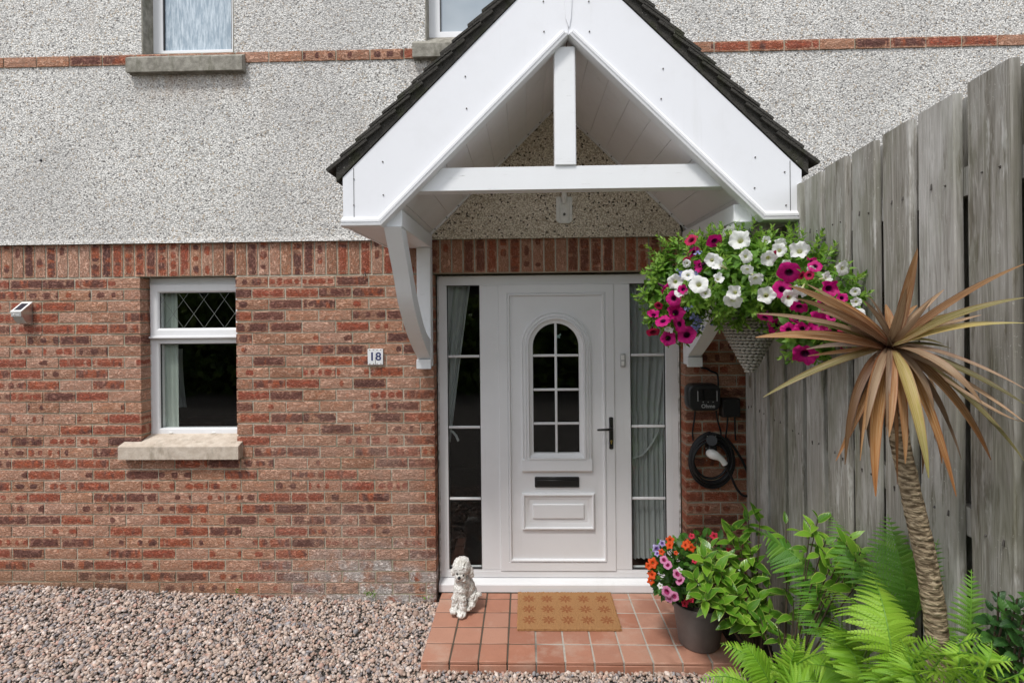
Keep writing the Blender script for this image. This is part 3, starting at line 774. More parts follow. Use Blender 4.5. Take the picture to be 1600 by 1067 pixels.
m = MB(); gx0, gx1, gz0_, gz1_ = fx0 + .058, fx1 - .058, fz0 + .058, fz1 - .058
ring(m, gx0 - .002, gx1 + .002, gz0_ - .002, gz1_ + .002, [(0, YF + .0), (.005, YF - .001), (.005, YF + .006)]); obj('gasket', m, MAT['gasket'], win)
m = MB(); dw, dh = .144, .196; y = YF + .0025
for s_ in (1, -1):
    for k in range(-8, 14):
        # line x = gx0 + k*dw + s*t*dw/dh
        pts = []
        for i in range(61):
            t = i / 60 * (gz1_ - gz0_); X = gx0 + .02 + k * dw + s_ * t * dw / dh
            if gx0 <= X <= gx1: pts.append((X, gz0_ + t))
        if len(pts) > 3:
            (xa, za), (xb, zb) = pts[0], pts[-1]; d = Vector((xb - xa, zb - za)).normalized(); nx_, nz_ = -d.y * .0010, d.x * .0010
            m.prism([(xa + nx_, za + nz_), (xa - nx_, za - nz_), (xb - nx_, zb - nz_), (xb + nx_, zb + nz_)], y - (0.0006 if s_ > 0 else 0), y + .0008)
obj('lead_lattice', m, MAT['lead'], win)
m = MB()
for px in (267, 334):
    c = at(px, 676, YF - .003); m.box(c.x - .013, c.x + .013, YF - .006, YF + .002, c.z - .005, c.z + .004, .002)
obj('drain_cover', m, MAT['white_plastic'], win)
m = MB(); rr_ = random.Random(5)
pts = [(wx0 - .001, YF - .002, wzb + i * (wzt - wzb) / 40 + rr_.uniform(-.004, .004)) for i in range(41)]
m.tube(pts, [rr_.uniform(.002, .0055) for _ in pts], 5); obj('sealant', m, MAT['silicone'], win)
sl = sill(ax(184, 700, -.06), ax(372, 700, -.06), ZWS + .012, az(280, 697, -.06), az(280, 718, -.06), -.06, MAT['sill'], 'window_sill', win)

def upper_window(x0, x1, zb, glassmat, px_frame, tilt=False):
    m = MB(); yf = 0.085; ring(m, x0 + .004, x1 - .004, zb - .02, ZHEAD, frame_prof(px_frame, yf, yf + .06))
    o = obj('window', m, MAT['pvc'], house, 40)
    i0, i1 = x0 + px_frame + .002, x1 - px_frame + .0
    m = MB(); ring(m, i0, i1, zb + .035, ZHEAD - px_frame, [(0, yf + .01), (0, yf + .004), (.006, yf + .004), (.006, yf + .03)]); obj('gasket', m, MAT['gasket'], o)
    m = MB(); m.box(i0 + .004, i1 - .004, yf + .018, yf + .024, zb - .02, ZHEAD - .04); obj('window_pane', m, glassmat, o)
    return o
zu1 = az(300, 83, 0.085)
u1 = upper_window(U1X0, U1X1, zu1 - .03, MAT['obscure'], 0.072)
sill(ax(196, 105, -.07), ax(378, 95, -.07), zu1 + .01, az(290, 88, -.07), az(290, 111, -.07), -.07, MAT['sill_old'], 'window_sill', u1)
zu2 = az(720, 58, 0.085)
u2 = upper_window(U2X0, U2X1, zu2 - .02, MAT['upglass'], 0.080)
sill(ax(644, 75, -.07), 0.10, zu2 + .01, az(690, 66, -.07), az(690, 88, -.07), -.07, MAT['sill_old'], 'window_sill', u2)

# front door -----------------------------------------------------------------
YD = 0.110
def D(px, py, Y=YD): p = at(px, py, Y); return p.x, p.z
fx0 = D0 + .016; fx1 = D1 - .016; fzt = ZS - .006; STEP = 0.06
sx = [ax(700, 668, YD), ax(751, 668, YD), ax(779.5, 668, YD), ax(961.5, 668, YD), ax(986, 668, YD), ax(1040.5, 668, YD)]
gzb, gzt = az(870, 889.5, YD), az(870, 444.5, YD)
m = MB()
ring(m, fx0, fx1, STEP + .075, fzt, [(0, YD + .07), (0, YD + .003), (.003, YD), (.040, YD), (.040, YD + .07)])
fr = obj('door_frame', m, MAT['pvc'], house, 40)
m = MB()
m.box(fx0 + .038, sx[0], YD + .0015, YD + .066, gzb, gzt, .003); m.box(sx[1], sx[2] + .006, YD + .0015, YD + .066, gzb, gzt, .003)
m.box(sx[3] - .006, sx[4], YD + .0015, YD + .066, gzb, gzt, .003); m.box(sx[5], fx1 - .038, YD + .0015, YD + .066, gzb, gzt, .003)
m.box(fx0 + .038, fx1 - .038, YD + .003, YD + .066, STEP + .08, gzb + .001, .003); m.box(fx0 + .038, fx1 - .038, YD + .003, YD + .066, gzt - .001, fzt - .038, .003)
obj('mullion', m, MAT['pvc'], fr, 40)
m = MB(); m.prism([(YD + .07, STEP + .078), (YD - .012, STEP + .070), (YD - .052, STEP + .056), (YD - .056, STEP + .050), (YD - .056, STEP + .004), (YD + .07, STEP + .004)], fx0 - .006, fx1 + .006, 'yz')
obj('door_sill', m, MAT['pvc'], fr, 30)
rr_ = random.Random(8)
for X in (fx0 - .004, fx1 + .004):
    m = MB(); pts = [(X, YD - .002, STEP + .06 + i * (fzt - STEP - .06) / 90) for i in range(91)]; m.tube(pts, [rr_.uniform(.002, .007) for _ in pts], 5); obj('sealant', m, MAT['silicone'], fr)
bars = [az(725, y_, YD) for y_ in (557, 668, 780)]
for (a, b) in ((sx[0], sx[1]), (sx[4], sx[5])):
    m = MB(); ring(m, a - .001, b + .001, gzb - .001, gzt + .001, [(0, YD + .012), (0, YD + .004), (.0045, YD + .006), (.0045, YD + .03)]); obj('gasket', m, MAT['gasket'], fr)
    zz = [gzb] + bars[::-1] + [gzt]
    for i in range(4):
        m = MB(); m.box(a, b, YD + .024, YD + .028, zz[i], zz[i + 1] - .0001); obj('sidelight_pane', m, MAT['glass'], fr)
    for z in bars:
        m = MB(); m.box(a + .002, b - .002, YD + .012, YD + .023, z - .009, z + .009, .004); obj('glazing_bar', m, MAT['pvc'], fr, 40)
# door leaf
lx0, lx1 = sx[2] + .003, sx[3] - .003; lz0, lz1 = gzb - .008, gzt + .001
rx0, rz1 = D(794.5, 461); rx1, rz0 = D(943, 877)
rx0 = D(794.5, 668)[0]; rx1 = D(944, 668)[0]
acx = D(869, 600)[0]
aw = (D(905.5, 600)[0] - D(832, 600)[0]) / 2; azt = D(869, 504.5)[1]; azb = D(869, 714)[1]; azc = azt - aw
def arch(r, zb, zc=None, n=28, flare=0.0):
    zc = azc if zc is None else zc
    p = [(acx - r - flare, zb), (acx + r + flare, zb), (acx + r, zc)]
    p += [(acx + r * math.cos(math.pi * i / n), zc + r * math.sin(math.pi * i / n)) for i in range(1, n)]
    return p + [(acx - r, zc)]
YL = YD - .006
m = MB(); ring(m, lx0, lx1, lz0, lz1, [(0, YD + .06), (0, YL + .003), (.003, YL), (.058, YL), (.060, YL + .006), (.065, YL + .006), (.067, YL - .006), (.075, YL - .006), (.082, YL + .012), (.082, YD + .05)])
door = obj('front_door', m, MAT['pvc'], house, 35)
m = MB(); ring(m, lx0 - .004, lx1 + .004, lz0 - .004, lz1 + .004, [(0, YD + .02), (.005, YD + .012), (.005, YD + .03)]); obj('gasket', m, MAT['gasket'], door)
YP = YD + .004
# infill panel with an arched hole
po = arch(aw + .002, azb - .002); X0, X1, Z0, Z1 = lx0 + .075, lx1 - .075, lz0 + .075, lz1 - .075
m = MB(); N_ = len(po); outer = []
for (x, z) in po:                         # project hole points onto the rectangle border
    dx, dz = x - acx, z - (azb + azt) / 2
    cz_ = (azb + azt) / 2; tx = (X1 - acx) / dx if dx > 1e-6 else ((X0 - acx) / dx if dx < -1e-6 else 1e9)
    tz = (Z1 - cz_) / dz if dz > 1e-6 else ((Z0 - cz_) / dz if dz < -1e-6 else 1e9); t = min(tx, tz); outer.append((acx + dx * t, cz_ + dz * t))
vs = [(x, YP, z) for x, z in po] + [(x, YP, z) for x, z in outer] + [(x, YP + .03, z) for x, z in po]; fs = []
for i in range(N_):
    j = (i + 1) % N_; fs.append((i, j, N_ + j, N_ + i)); fs.append((i, 2 * N_ + i, 2 * N_ + j, j))
    a, b = outer[i], outer[j]
    if abs(a[0] - b[0]) > (X1 - X0) * .9 and a[1] < cz_ - .1:
        vs += [(X1, YP, Z0), (X0, YP, Z0)]; fs.append((N_ + i, N_ + j, len(vs) - 2, len(vs) - 1))
    elif abs(a[0] - b[0]) > 1e-6 and abs(a[1] - b[1]) > 1e-6:
        cx_ = a[0] if abs(a[0] - X0) < 1e-6 or abs(a[0] - X1) < 1e-6 else b[0]; cz2 = a[1] if abs(a[1] - Z0) < 1e-6 or abs(a[1] - Z1) < 1e-6 else b[1]
        vs.append((cx_, YP, cz2)); fs.append((N_ + i, N_ + j, len(vs) - 1))
m.add(vs, fs); obj('door_panel', m, MAT['pvc'], door)
rev = lambda p: p[::-1]
m = MB(); q = D(924, 600)[0] - acx - aw
P_ = arch(aw + q * 0.72, azb - .052)
k = q
m.sweep(arch(aw + q * .80, azb - .040), [(-.016, YP), (-.015, YP - .010), (-.006, YP - .014), (-.003, YP - .006), (.003, YP - .006), (.006, YP - .016), (.016, YP - .018), (.019, YP - .010), (.024, YP - .010), (.028, YP - .022), (.036, YP - .022), (.042, YP - .006), (q * .8 + .003, YP + .004), (q * .8 + .003, YP + .03)])
obj('arch_moulding', m, MAT['pvc'], door, 30)
m = MB(); za, zb_ = D(869, 716)[1], D(869, 737)[1]
m.prism([(YP + .001, za + .004), (YP - .016, za - .006), (YP - .022, zb_ + .012), (YP - .012, zb_), (YP + .001, zb_)], acx - aw - q * .98, acx + aw + q * .98, 'yz'); obj('sill_moulding', m, MAT['pvc'], door, 30)
m = MB()
n28 = 28; pa = arch(aw - .001, azb + .001); m.prism(pa, YP + .018, YP + .0215); obj('door_glass', m, MAT['glass'], door)
dbar = [D(869, y_)[1] for y_ in (555.5, 609, 662)]
for z in dbar:
    m = MB(); m.box(acx - aw + .004, acx + aw - .004, YP + .006, YP + .017, z - .0085, z + .0085, .004); obj('glazing_bar', m, MAT['pvc'], door, 40)
m = MB(); m.box(acx - .0085, acx + .0085, YP + .0055, YP + .0172, azb + .003, azt - .003, .004); obj('glazing_bar', m, MAT['pvc'], door, 40)
# lower raised panel
a0, b1 = D(816, 770)[0], D(816, 770)[1]; a1 = D(929, 770)[0]; b0 = D(870, 827)[1]
m = MB(); ring(m, a0, a1, b0, b1, [(0, YP + .002), (.001, YP - .012), (.008, YP - .020), (.014, YP - .020), (.020, YP - .010), (.032, YP - .008), (.044, YP - .001), (.052, YP + .001)]); obj('panel_moulding', m, MAT['pvc'], door, 30)
m = MB(); m.box(D(832, 790)[0], D(913, 790)[0], YP - .010, YP + .002, D(870, 810)[1], D(870, 787)[1], .007); obj('raised_panel', m, MAT['pvc'], door, 30)
# letter plate
a0, a1 = D(835.5, 750)[0], D(905, 750)[0]; b1, b0 = D(870, 744.5)[1], D(870, 761)[1]
m = MB(); m.box(a0, a1, YP - .012, YP + .002, b0, b1, .005); lt = obj('letter_plate', m, MAT['black_metal'], door, 40)
m = MB(); m.box(a0 + .012, a1 - .012, YP - .018, YP - .010, b0 + .010, b1 - .018, .004); obj('letter_flap', m, MAT['black_metal'], door, 40)
# handle
hx = D(954.5, 670)[0]; h1, h0 = D(954, 651)[1], D(954, 701)[1]
m = MB(); m.box(hx - .014, hx + .014, YL - .010, YL + .002, h0, h1, .006); obj('handle_plate', m, MAT['black_metal'], door, 40)
m = MB(); lz = D(954, 668)[1]; lxe = D(931.5, 669)[0]
m.tube([(hx, YL, lz), (hx, YL - .045, lz), (hx - .012, YL - .052, lz), (hx - .05, YL - .052, lz - .001), (lxe + .01, YL - .050, lz - .003), (lxe, YL - .048, lz - .004)], [.010, .009, .009, .008, .0075, .006], 10); obj('lever_handle', m, MAT['black_metal'], door, 60)
m = MB(); kz = D(954, 688)[1]; m.tube([(hx, YL - .009, kz), (hx, YL - .016, kz)], .0075, 14); m.box(hx - .004, hx + .004, YL - .014, YL - .008, kz - .02, kz, .002); obj('lock_cylinder', m, MAT['brass'], door, 40)
m = MB()
for z in (h1 - .012, h0 + .012): m.tube([(hx, YL - .009, z), (hx, YL - .0115, z)], .0035, 8)
obj('screw', m, MAT['screw'], door)

# ------------------------------------------------------------------ porch canopy
PC = 0.225; YFr = -0.90; INN = 0.927; OUT = 1.122; ZE = 2.375; ZAP = 3.290; ZOUT = 3.722; ZEO = 2.618
can = link('porch_canopy', mesh_of('porch_canopy', (lambda m: m.prism([(PC - .775, 2.550), (PC + .775, 2.550), (PC + .655, 2.663), (PC - .655, 2.663)], -.878, -.80))(MB())), MAT['paintwood'], house)
can.name = 'porch_canopy'
def mir(poly, s): return [(PC + s * x, z) for x, z in poly]
for s in (-1, 1):
    m = MB(); poly = mir([(-OUT, ZE), (-INN, ZE), (-.001, ZAP), (-.001, ZOUT), (-OUT, ZEO)], -s)
    m.prism(poly, YFr, YFr + .02); bb = obj('barge_board', m, MAT['fascia'], can)
    sl_ = (ZAP - ZE) / INN
    m = MB(); path = [(PC + s * (OUT + .004), ZE), (PC + s * INN, ZE), (PC + s * .0015, ZAP)]
    prof = [(-.004, YFr + .03), (-.004, YFr - .014), (.001, YFr - .026), (.010, YFr - .028), (.015, YFr - .012), (.018, YFr - .012), (.021, YFr - .022), (.030, YFr - .022), (.036, YFr - .012), (.040, YFr - .008), (.046, YFr - .002), (.046, YFr + .002)]
    if s < 0: prof = prof
    else: prof = [(-o, y) for o, y in prof]
    m.sweep(path, prof, closed=False); obj('edge_moulding', m, MAT['pvc'], can, 35)
    m = MB(); c = s * (OUT - .055); m.box(PC + c - .0012, PC + c + .0012, YFr - .0016, YFr + .004, ZE + .046, ZEO + .045); obj('board_joint', m, MAT['gasket'], can)
    # eaves box
    m = MB(); m.box(PC + s * (OUT - .014), PC + s * OUT, YFr + .021, -.02, ZE, ZEO - .03)
    obj('eaves_fascia', m, MAT['fascia'], can)
    m = MB(); m.box(PC + s * (INN - .02), PC + s * (OUT - .015), YFr + .021, -.02, ZE + .003, ZE + .013); obj('eaves_soffit', m, MAT['soffit'], can)
    # soffit boards running front to back
    nb = 9; ang = math.atan(sl_); Ls = math.hypot(INN, ZAP - ZE); wd = Ls / nb
    for k in range(nb):
        t0 = k * wd + .0005; t1 = (k + 1) * wd - .0005
        m = MB(); p0 = (s * (INN - t0 * math.cos(ang)), ZE + .016 + t0 * math.sin(ang)); p1 = (s * (INN - t1 * math.cos(ang)), ZE + .016 + t1 * math.sin(ang))
        n_ = (s * math.sin(ang) * .010, math.cos(ang) * .010)
        bvl = .003; e0 = (p0[0] + n_[0] * .3, p0[1] + n_[1] * .3); e1 = (p1[0] + n_[0] * .3, p1[1] + n_[1] * .3)
        q0 = (p0[0] - s * math.cos(ang) * bvl, p0[1] + math.sin(ang) * bvl); q1 = (p1[0] + s * math.cos(ang) * bvl, p1[1] - math.sin(ang) * bvl)
        poly = [(PC + a, b) for a, b in (e0, q0, q1, e1, (p1[0] + n_[0], p1[1] + n_[1]), (p0[0] + n_[0], p0[1] + n_[1]))]
        m.prism(poly, YFr + .022, -.020); obj('soffit_board', m, MAT['soffit'], can)
    m = MB()                                  # wall trim with nails
    path = [(PC + s * INN, ZE + .012), (PC + s * .002, ZAP + .012)]
    m.sweep(path, [(o * (1 if s < 0 else -1), y) for o, y in ((-.010, -.020), (-.010, -.040), (.004, -.040), (.004, -.020))], closed=False); obj('soffit_trim', m, MAT['soffit'], can)
    m = MB()
    for k in range(12):
        t = (k + .5) / 12; x = PC + s * (INN - INN * t); z = ZE + .0 + (ZAP - ZE) * t
        m.tube([(x + s * .0, -.0400, z + .008), (x, -.046, z + .008)], .0042, 6)
    obj('nail', m, MAT['screw'], can, kind='stuff')
    # roof: battens board and tiles
    m = MB(); to = .004
    m.prism(mir([(-OUT - .02, ZEO - .016), (.0, ZOUT + .006), (.0, ZOUT + .024), (-OUT - .02, ZEO + .004)], -s), YFr + .03, -.02); obj('roof_boarding', m, MAT['gasket'], can)
    aO = math.atan((ZOUT - ZEO) / OUT); Lr = math.hypot(OUT, ZOUT - ZEO); rt = random.Random(17 + s)
    nco = 16; g_ = Lr / nco * 1.0
    restm = MB()
    for k in range(nco + 1):
        t = k * g_ - .045                      # lower edge, measured up the slope from the eaves
        for c in range(6):
            y0_ = YFr - .022 + c * .152; y1_ = min(y0_ + .150, -.022)
            if y1_ - y0_ < .03: continue
            ln = .25 if k < nco - 1 else max(.1, Lr - t)
            ja = rt.uniform(-.009, .009); th = .016
            px_, pz_ = -OUT + (t + ja) * math.cos(aO), ZEO + .022 + (t + ja) * math.sin(aO)
            til = aO - math.atan(.032 / .25)
            if t + ln > Lr - .01: ln = max(.06, Lr - t - .008)
            up = .050
            a_ = Vector((px_ - math.sin(aO) * up, pz_ + math.cos(aO) * up)); d_ = Vector((math.cos(til), math.sin(til))); nn = Vector((-d_.y, d_.x))
            P4 = [a_, a_ + d_ * ln, a_ + d_ * ln + nn * th, a_ + d_ * .004 + nn * th, a_ + nn * (th - .004)]
            mm = restm if c else MB()
            mm.prism([(PC - s * v.x, v.y) for v in P4] if s > 0 else [(PC + v.x, v.y) for v in P4], y0_, y1_)
            if c == 0: obj('roof_tile', mm, MAT['rooftile'], can)
    obj('rear_roof_tiles', restm, MAT['rooftile'], can, kind='stuff')
    m = MB(); rm = random.Random(4 + s)        # mortar bedding under the verge, rough
    poly = mir([(-OUT - .03, ZEO - .022), (-.004, ZOUT + .002), (-.004, ZOUT + .082), (-OUT - .03, ZEO + .060)], -s)
    m.prism(poly, YFr - .006, YFr + .10); obj('verge_bedding', m, MAT['rooftile'], can)
    # bracket: post, arm and curved brace
    bx = 0.21 + s * .865
    m = MB(); m.box(bx - .045, bx + .045, -.100, -.002 - .018, 1.60, 2.372, .004); br = obj('bracket_post', m, MAT['paintwood'], can)
    m = MB(); m.box(bx - .045, bx + .045, YFr + .024, -.022, 2.374, 2.462, .004); obj('bracket_arm', m, MAT['paintwood'], can)
    ctrl_f = [(-.893, 2.372), (-.72, 2.155), (-.60, 1.985), (-.37, 1.800), (-.104, 1.652)]
    ctrl_b = [(-.770, 2.372), (-.640, 2.200), (-.50, 2.030), (-.30, 1.860), (-.104, 1.775)]
    def smooth_curve(c, n=24):
        out = []
        for i in range(n + 1):
            u = i / n * (len(c) - 1); k = min(int(u), len(c) - 2); f = u - k
            p0 = c[max(k - 1, 0)]; p1 = c[k]; p2 = c[k + 1]; p3 = c[min(k + 2, len(c) - 1)]
            out.append(tuple(0.5 * ((2 * p1[j]) + (-p0[j] + p2[j]) * f + (2 * p0[j] - 5 * p1[j] + 4 * p2[j] - p3[j]) * f * f + (-p0[j] + 3 * p1[j] - 3 * p2[j] + p3[j]) * f ** 3) for j in range(2)))
        return out
    m = MB(); A_ = smooth_curve(ctrl_f); B_ = smooth_curve(ctrl_b); n_ = len(A_)
    vs = []
    for (a, b) in zip(A_, B_):
        for xx in (bx - .042, bx + .042): vs += [(xx, a[0], a[1]), (xx, b[0], b[1])]
    fs = []
    for i in range(n_ - 1):
        o = i * 4; fs += [(o, o + 2, o + 6, o + 4), (o + 1, o + 5, o + 7, o + 3), (o, o + 4, o + 5, o + 1), (o + 2, o + 3, o + 7, o + 6)]
    fs += [(0, 1, 3, 2), ((n_ - 1) * 4, (n_ - 1) * 4 + 2, (n_ - 1) * 4 + 3, (n_ - 1) * 4 + 1)]
    m.add(vs, fs); obj('bracket_brace', m, MAT['paintwood'], can, 35)
    m = MB(); m.box(bx - .047, bx + .047, -.125, -.101, 1.588, 1.650, .003); obj('bracket_foot', m, MAT['paintwood'], can)
m = MB(); m.box(.207 - .053, .207 + .053, -.888, -.806, 2.664, 3.25, .005); obj('king_post', m, MAT['paintwood'], can)
m = MB(); m.prism([(PC - .032, ZOUT + .03), (PC + .036, ZOUT + .03), (PC + .014, ZAP + .09), (PC + .004, ZAP + .04), (PC - .012, ZAP + .09)], YFr - .007, YFr - .001); obj('apex_cover', m, MAT['fascia'], can)
m = MB()
for (px, py) in ((553, 280), (553, 321), (598, 253), (599, 305), (727, 120), (729, 170), (849, 3), (850, 50), (920, 3), (921, 50), (1036, 108), (1033, 155), (1180, 246), (1179, 294), (1226, 269), (1228, 321)):
    c = at(px, py, YFr - .001); m.tube([(c.x, YFr + .001, c.z), (c.x, YFr - .004, c.z)], .0036, 8)
obj('screw', m, MAT['screw'], can, kind='stuff')

# ------------------------------------------------------------------ inside the house, seen through the panes
m = MB()
def room(x0, x1, z0, z1, y0=.301, y1=3.0):
    t = .03
    m.box(x0, x1, y1, y1 + t, z0, z1); m.box(x0 - t, x0 - .0, y0, y1, z0, z1); m.box(x1, x1 + t, y0, y1, z0, z1)
    m.box(x0 - t, x1 + t, y0, y1 + t, z1 + .0, z1 + t); m.box(x0 - t, x1 + t, y0, y1 + t, z0 - t, z0)
room(-3.6, -1.2, 0.0, 2.42); room(-1.1, 1.9, 0.05, 2.42)
structure('interior_room', m, MAT['room'], label='dim rooms behind the ground floor glass')
def curtain(name, label, x0, x1, y, ztop, zbot, mat, amp=.02, freq=9, pinch=None, group=None):
    nx, nz = 60, 26; V = []; Fc = []
    for j in range(nz + 1):
        v = j / nz; z = ztop + (zbot - ztop) * v
        for i in range(nx + 1):
            u = i / nx; a0_, a1_ = x0, x1
            if pinch: a0_, a1_ = pinch(v)
            V.append((a0_ + (a1_ - a0_) * u, y + amp * (math.sin(u * freq * 2 * math.pi + .9 * math.sin(v * 4) + 1.4 * math.sin(u * 5.3)) * .7 + .5 * math.sin(u * freq * 3.1 + v * 2.2)) * (1 - .3 * v), z))
    for j in range(nz):
        for i in range(nx):
            a = j * (nx + 1) + i; Fc.append((a, a + 1, a + nx + 2, a + nx + 1))
    m = MB(); m.v = V; m.f = Fc
    return solo(name, m, mat, label, 'curtain', ((x0 + x1) / 2, y, ztop), 80)
cy = .185
def X_(px, py, Y=.185): return ax(px, py, Y)
curtain('curtain', 'pale curtain hanging behind the sidelight right of the door, held by a rope', 0, 0, cy, az(1010, 430, cy), az(1010, 872, cy), MAT['curtain'], .018, 7,
        lambda v: ((X_(978, 450) if v < .5 else X_(978, 450) + .02), (X_(1046, 450) + (.0 if v < .3 else -.06 * min(1, (v - .3) * 4)))))
curtain('curtain', 'pale curtain swept aside behind the sidelight left of the door', 0, 0, cy, az(720, 430, cy), az(720, 690, cy), MAT['curtain'], .02, 5,
        lambda v: (X_(688, 450), X_(738 - 36 * v ** .9, 450)))
curtain('curtain', 'narrow pale curtain at the left inside of the ground floor window', 0, 0, .16, az(280, 440, .16), az(280, 690, .16), MAT['blind'], .006, 6,
        lambda v: (X_(236, 600, .16), X_(279, 600, .16)))
curtain('curtain', 'grey cloth hanging in the middle of the ground floor window', 0, 0, .55, az(290, 545, .55), az(290, 636, .55), MAT['curtain'], .02, 3,
        lambda v: (X_(278 + 1 * v, 600, .55), X_(284 + 9 * v ** 2, 600, .55)))
def rope(pts, label):
    m = MB(); P = [Vector(p) for p in pts]; out = []
    N2 = 80
    for k in range(2):
        q = []
        for i in range(N2):
            u = i / (N2 - 1) * (len(P) - 1); a = int(min(u, len(P) - 2)); p = P[a].lerp(P[a + 1], u - a); an = i * .9 + k * math.pi
            q.append(p + Vector((.003 * math.cos(an), .003 * math.sin(an), .003 * math.sin(an))))
        m.tube(q, .0055, 6)
    return solo('tieback_rope', m, MAT['curtain'], label, 'rope', P[0], 60)
y = .160
rope([at(*p, y) for p in ((1032, 660), (1028, 676), (1018, 695), (1004, 711), (988, 717))], 'twisted tieback rope round the curtain right of the door')
rope([at(*p, y) for p in ((703, 672), (708, 675), (713, 681), (716, 688))], 'end of a twisted tieback rope behind the left sidelight')
m = MB(); m.box(X_(285, 650, 1.6), X_(358, 650, 1.6), 1.5, 1.8, .06 - .03, az(300, 655, 1.6), .02); 
solo('cupboard', m, MAT['furniture'], 'dark low cupboard inside the ground floor window', 'cupboard', (X_(320, 650, 1.6), 1.65, .03))
# ------------------------------------------------------------------ doorstep of quarry tiles
SX0, SX1, SY0, SY1, STOP = -0.586, 1.141, -0.650, 0.052, 0.060
TP = (SX1 - SX0) / 11
m = MB(); m.box(SX0 + .006, SX1 - .006, SY0 + .008, SY1 + .02, -.08, STOP - .003)
step = solo('doorstep', m, MAT['grout'], 'low doorstep of terracotta quarry tiles with pale grout under the white door', 'doorstep', (0.28, -.3, 0))
WORLD_OFF[step.name] = Vector((0.28, -.3, 0))
rt = random.Random(2); TM = {}
def tile_obj(x0, x1, y0, y1, z0, z1):
    m = MB(); m.box(-(x1 - x0) / 2, (x1 - x0) / 2, -(y1 - y0) / 2, (y1 - y0) / 2, 0, z1 - z0, .003)
    k = (round(x1 - x0, 3), round(y1 - y0, 3), round(z1 - z0, 3))
    if k not in TM: TM[k] = mesh_of('tile', m, 40)
    o = link('tile', TM[k], MAT['tile'], step, Vector(((x0 + x1) / 2, (y0 + y1) / 2, z0)) - WORLD_OFF[step.name])
    o.rotation_euler = (rt.uniform(-.006, .006), rt.uniform(-.006, .006), rt.uniform(-.008, .008)); return o
gw = .0045
for i in range(11):
    x0 = SX0 + i * TP + gw; x1 = SX0 + (i + 1) * TP - gw
    for j in range(5):
        y0 = SY0 + j * TP + (gw if j else .001); y1 = min(SY0 + (j + 1) * TP - gw, SY1 - .002)
        tile_obj(x0, x1, y0, y1, STOP - .016, STOP + rt.uniform(-.0012, .0012))
    tile_obj(x0, x1, SY0 - .0015, SY0 + .012, -.060, STOP - .018)
for j in range(5):
    y0 = SY0 + j * TP + gw; y1 = min(SY0 + (j + 1) * TP - gw, SY1 - .002)
    tile_obj(SX0 - .003, SX0 + .010, y0 + .01, y1, -.06, STOP - .018)

# ------------------------------------------------------------------ doormat
def mat_mat():
    g = G('coir'); O = g.objc(); s = g.n('SeparateXYZ', {0: O}); x, y = s.outputs[0], s.outputs[1]
    n = g.noise(O, 260, 3, 0.7); b = g.noise(O, 40, 3)
    c = g.mix(n, (0.22, 0.105, 0.042), (0.58, 0.335, 0.155)); c = g.mix(g.ma('MULTIPLY', b, 0.4), c, (0.40, 0.18, 0.07))
    cell = lambda v, p: g.ma('SUBTRACT', g.ma('FRACT', g.ma('ADD', g.ma('DIVIDE', v, p), 0.5)), 0.5)
    u, v = g.ma('MULTIPLY', cell(x, 0.118), 0.118), g.ma('MULTIPLY', cell(y, 0.118), 0.118)
    r = g.ma('SQRT', g.ma('ADD', g.ma('MULTIPLY', u, u), g.ma('MULTIPLY', v, v)))
    a = g.ma('ARCTAN2', v, u); pet = g.ma('ABSOLUTE', g.ma('COSINE', g.ma('MULTIPLY', a, 4)))
    lim = g.ma('ADD', 0.014, g.ma('MULTIPLY', pet, 0.033)); fl = g.ss(g.ma('SUBTRACT', lim, r), 0.0, 0.006)
    fl = g.ma('MULTIPLY', fl, g.ss(r, 0.004, 0.009))
    inx = g.ss(g.ma('ABSOLUTE', x), 0.292, 0.280); iny = g.ss(g.ma('ABSOLUTE', y), 0.180, 0.172)
    fl = g.ma('MULTIPLY', g.ma('MULTIPLY', fl, inx), g.ma('MULTIPLY', iny, g.ss(n, 0.25, 0.5)))
    c = g.mix(g.ma('MULTIPLY', fl, 0.72), c, (0.26, 0.07, 0.03))
    return g.done(g.pb(c, 0.95, g.bump(n, 1.0, 0.006), 0.1))
MAT['coir'] = mat_mat()
MX0, MX1, MY0, MY1 = -.066, .552, -.375, .040
nx, ny = 90, 60; V = []; Fc = []
rm = random.Random(6)
for j in range(ny + 1):
    for i in range(nx + 1):
        e = i in (0, nx) or j in (0, ny); jt = .0022 if e else 0
        V.append((MX0 + (MX1 - MX0) * i / nx + rm.uniform(-jt, jt), MY0 + (MY1 - MY0) * j / ny + rm.uniform(-jt, jt), STOP + .0165 + rm.uniform(-.0018, .0018) - (.003 if e else 0)))
for j in range(ny):
    for i in range(nx):
        a = j * (nx + 1) + i; Fc.append((a, a + 1, a + nx + 2, a + nx + 1))
rim = list(range(nx + 1)) + [j * (nx + 1) + nx for j in range(1, ny + 1)] + [ny * (nx + 1) + i for i in range(nx - 1, -1, -1)] + [j * (nx + 1) for j in range(ny - 1, 0, -1)]
o_ = len(V)
for k in rim: V.append((V[k][0], V[k][1], STOP + .002))
for q in range(len(rim)):
    q2 = (q + 1) % len(rim); Fc.append((rim[q], o_ + q, o_ + q2, rim[q2]))
Fc.append(tuple(o_ + q for q in range(len(rim)))[::-1])
m = MB(); m.v = V; m.f = Fc
dm = solo('doormat', m, MAT['coir'], 'tan coir doormat with rows of red brown flower motifs, on the tiled step', 'doormat', ((MX0 + MX1) / 2, (MY0 + MY1) / 2, STOP + .002))

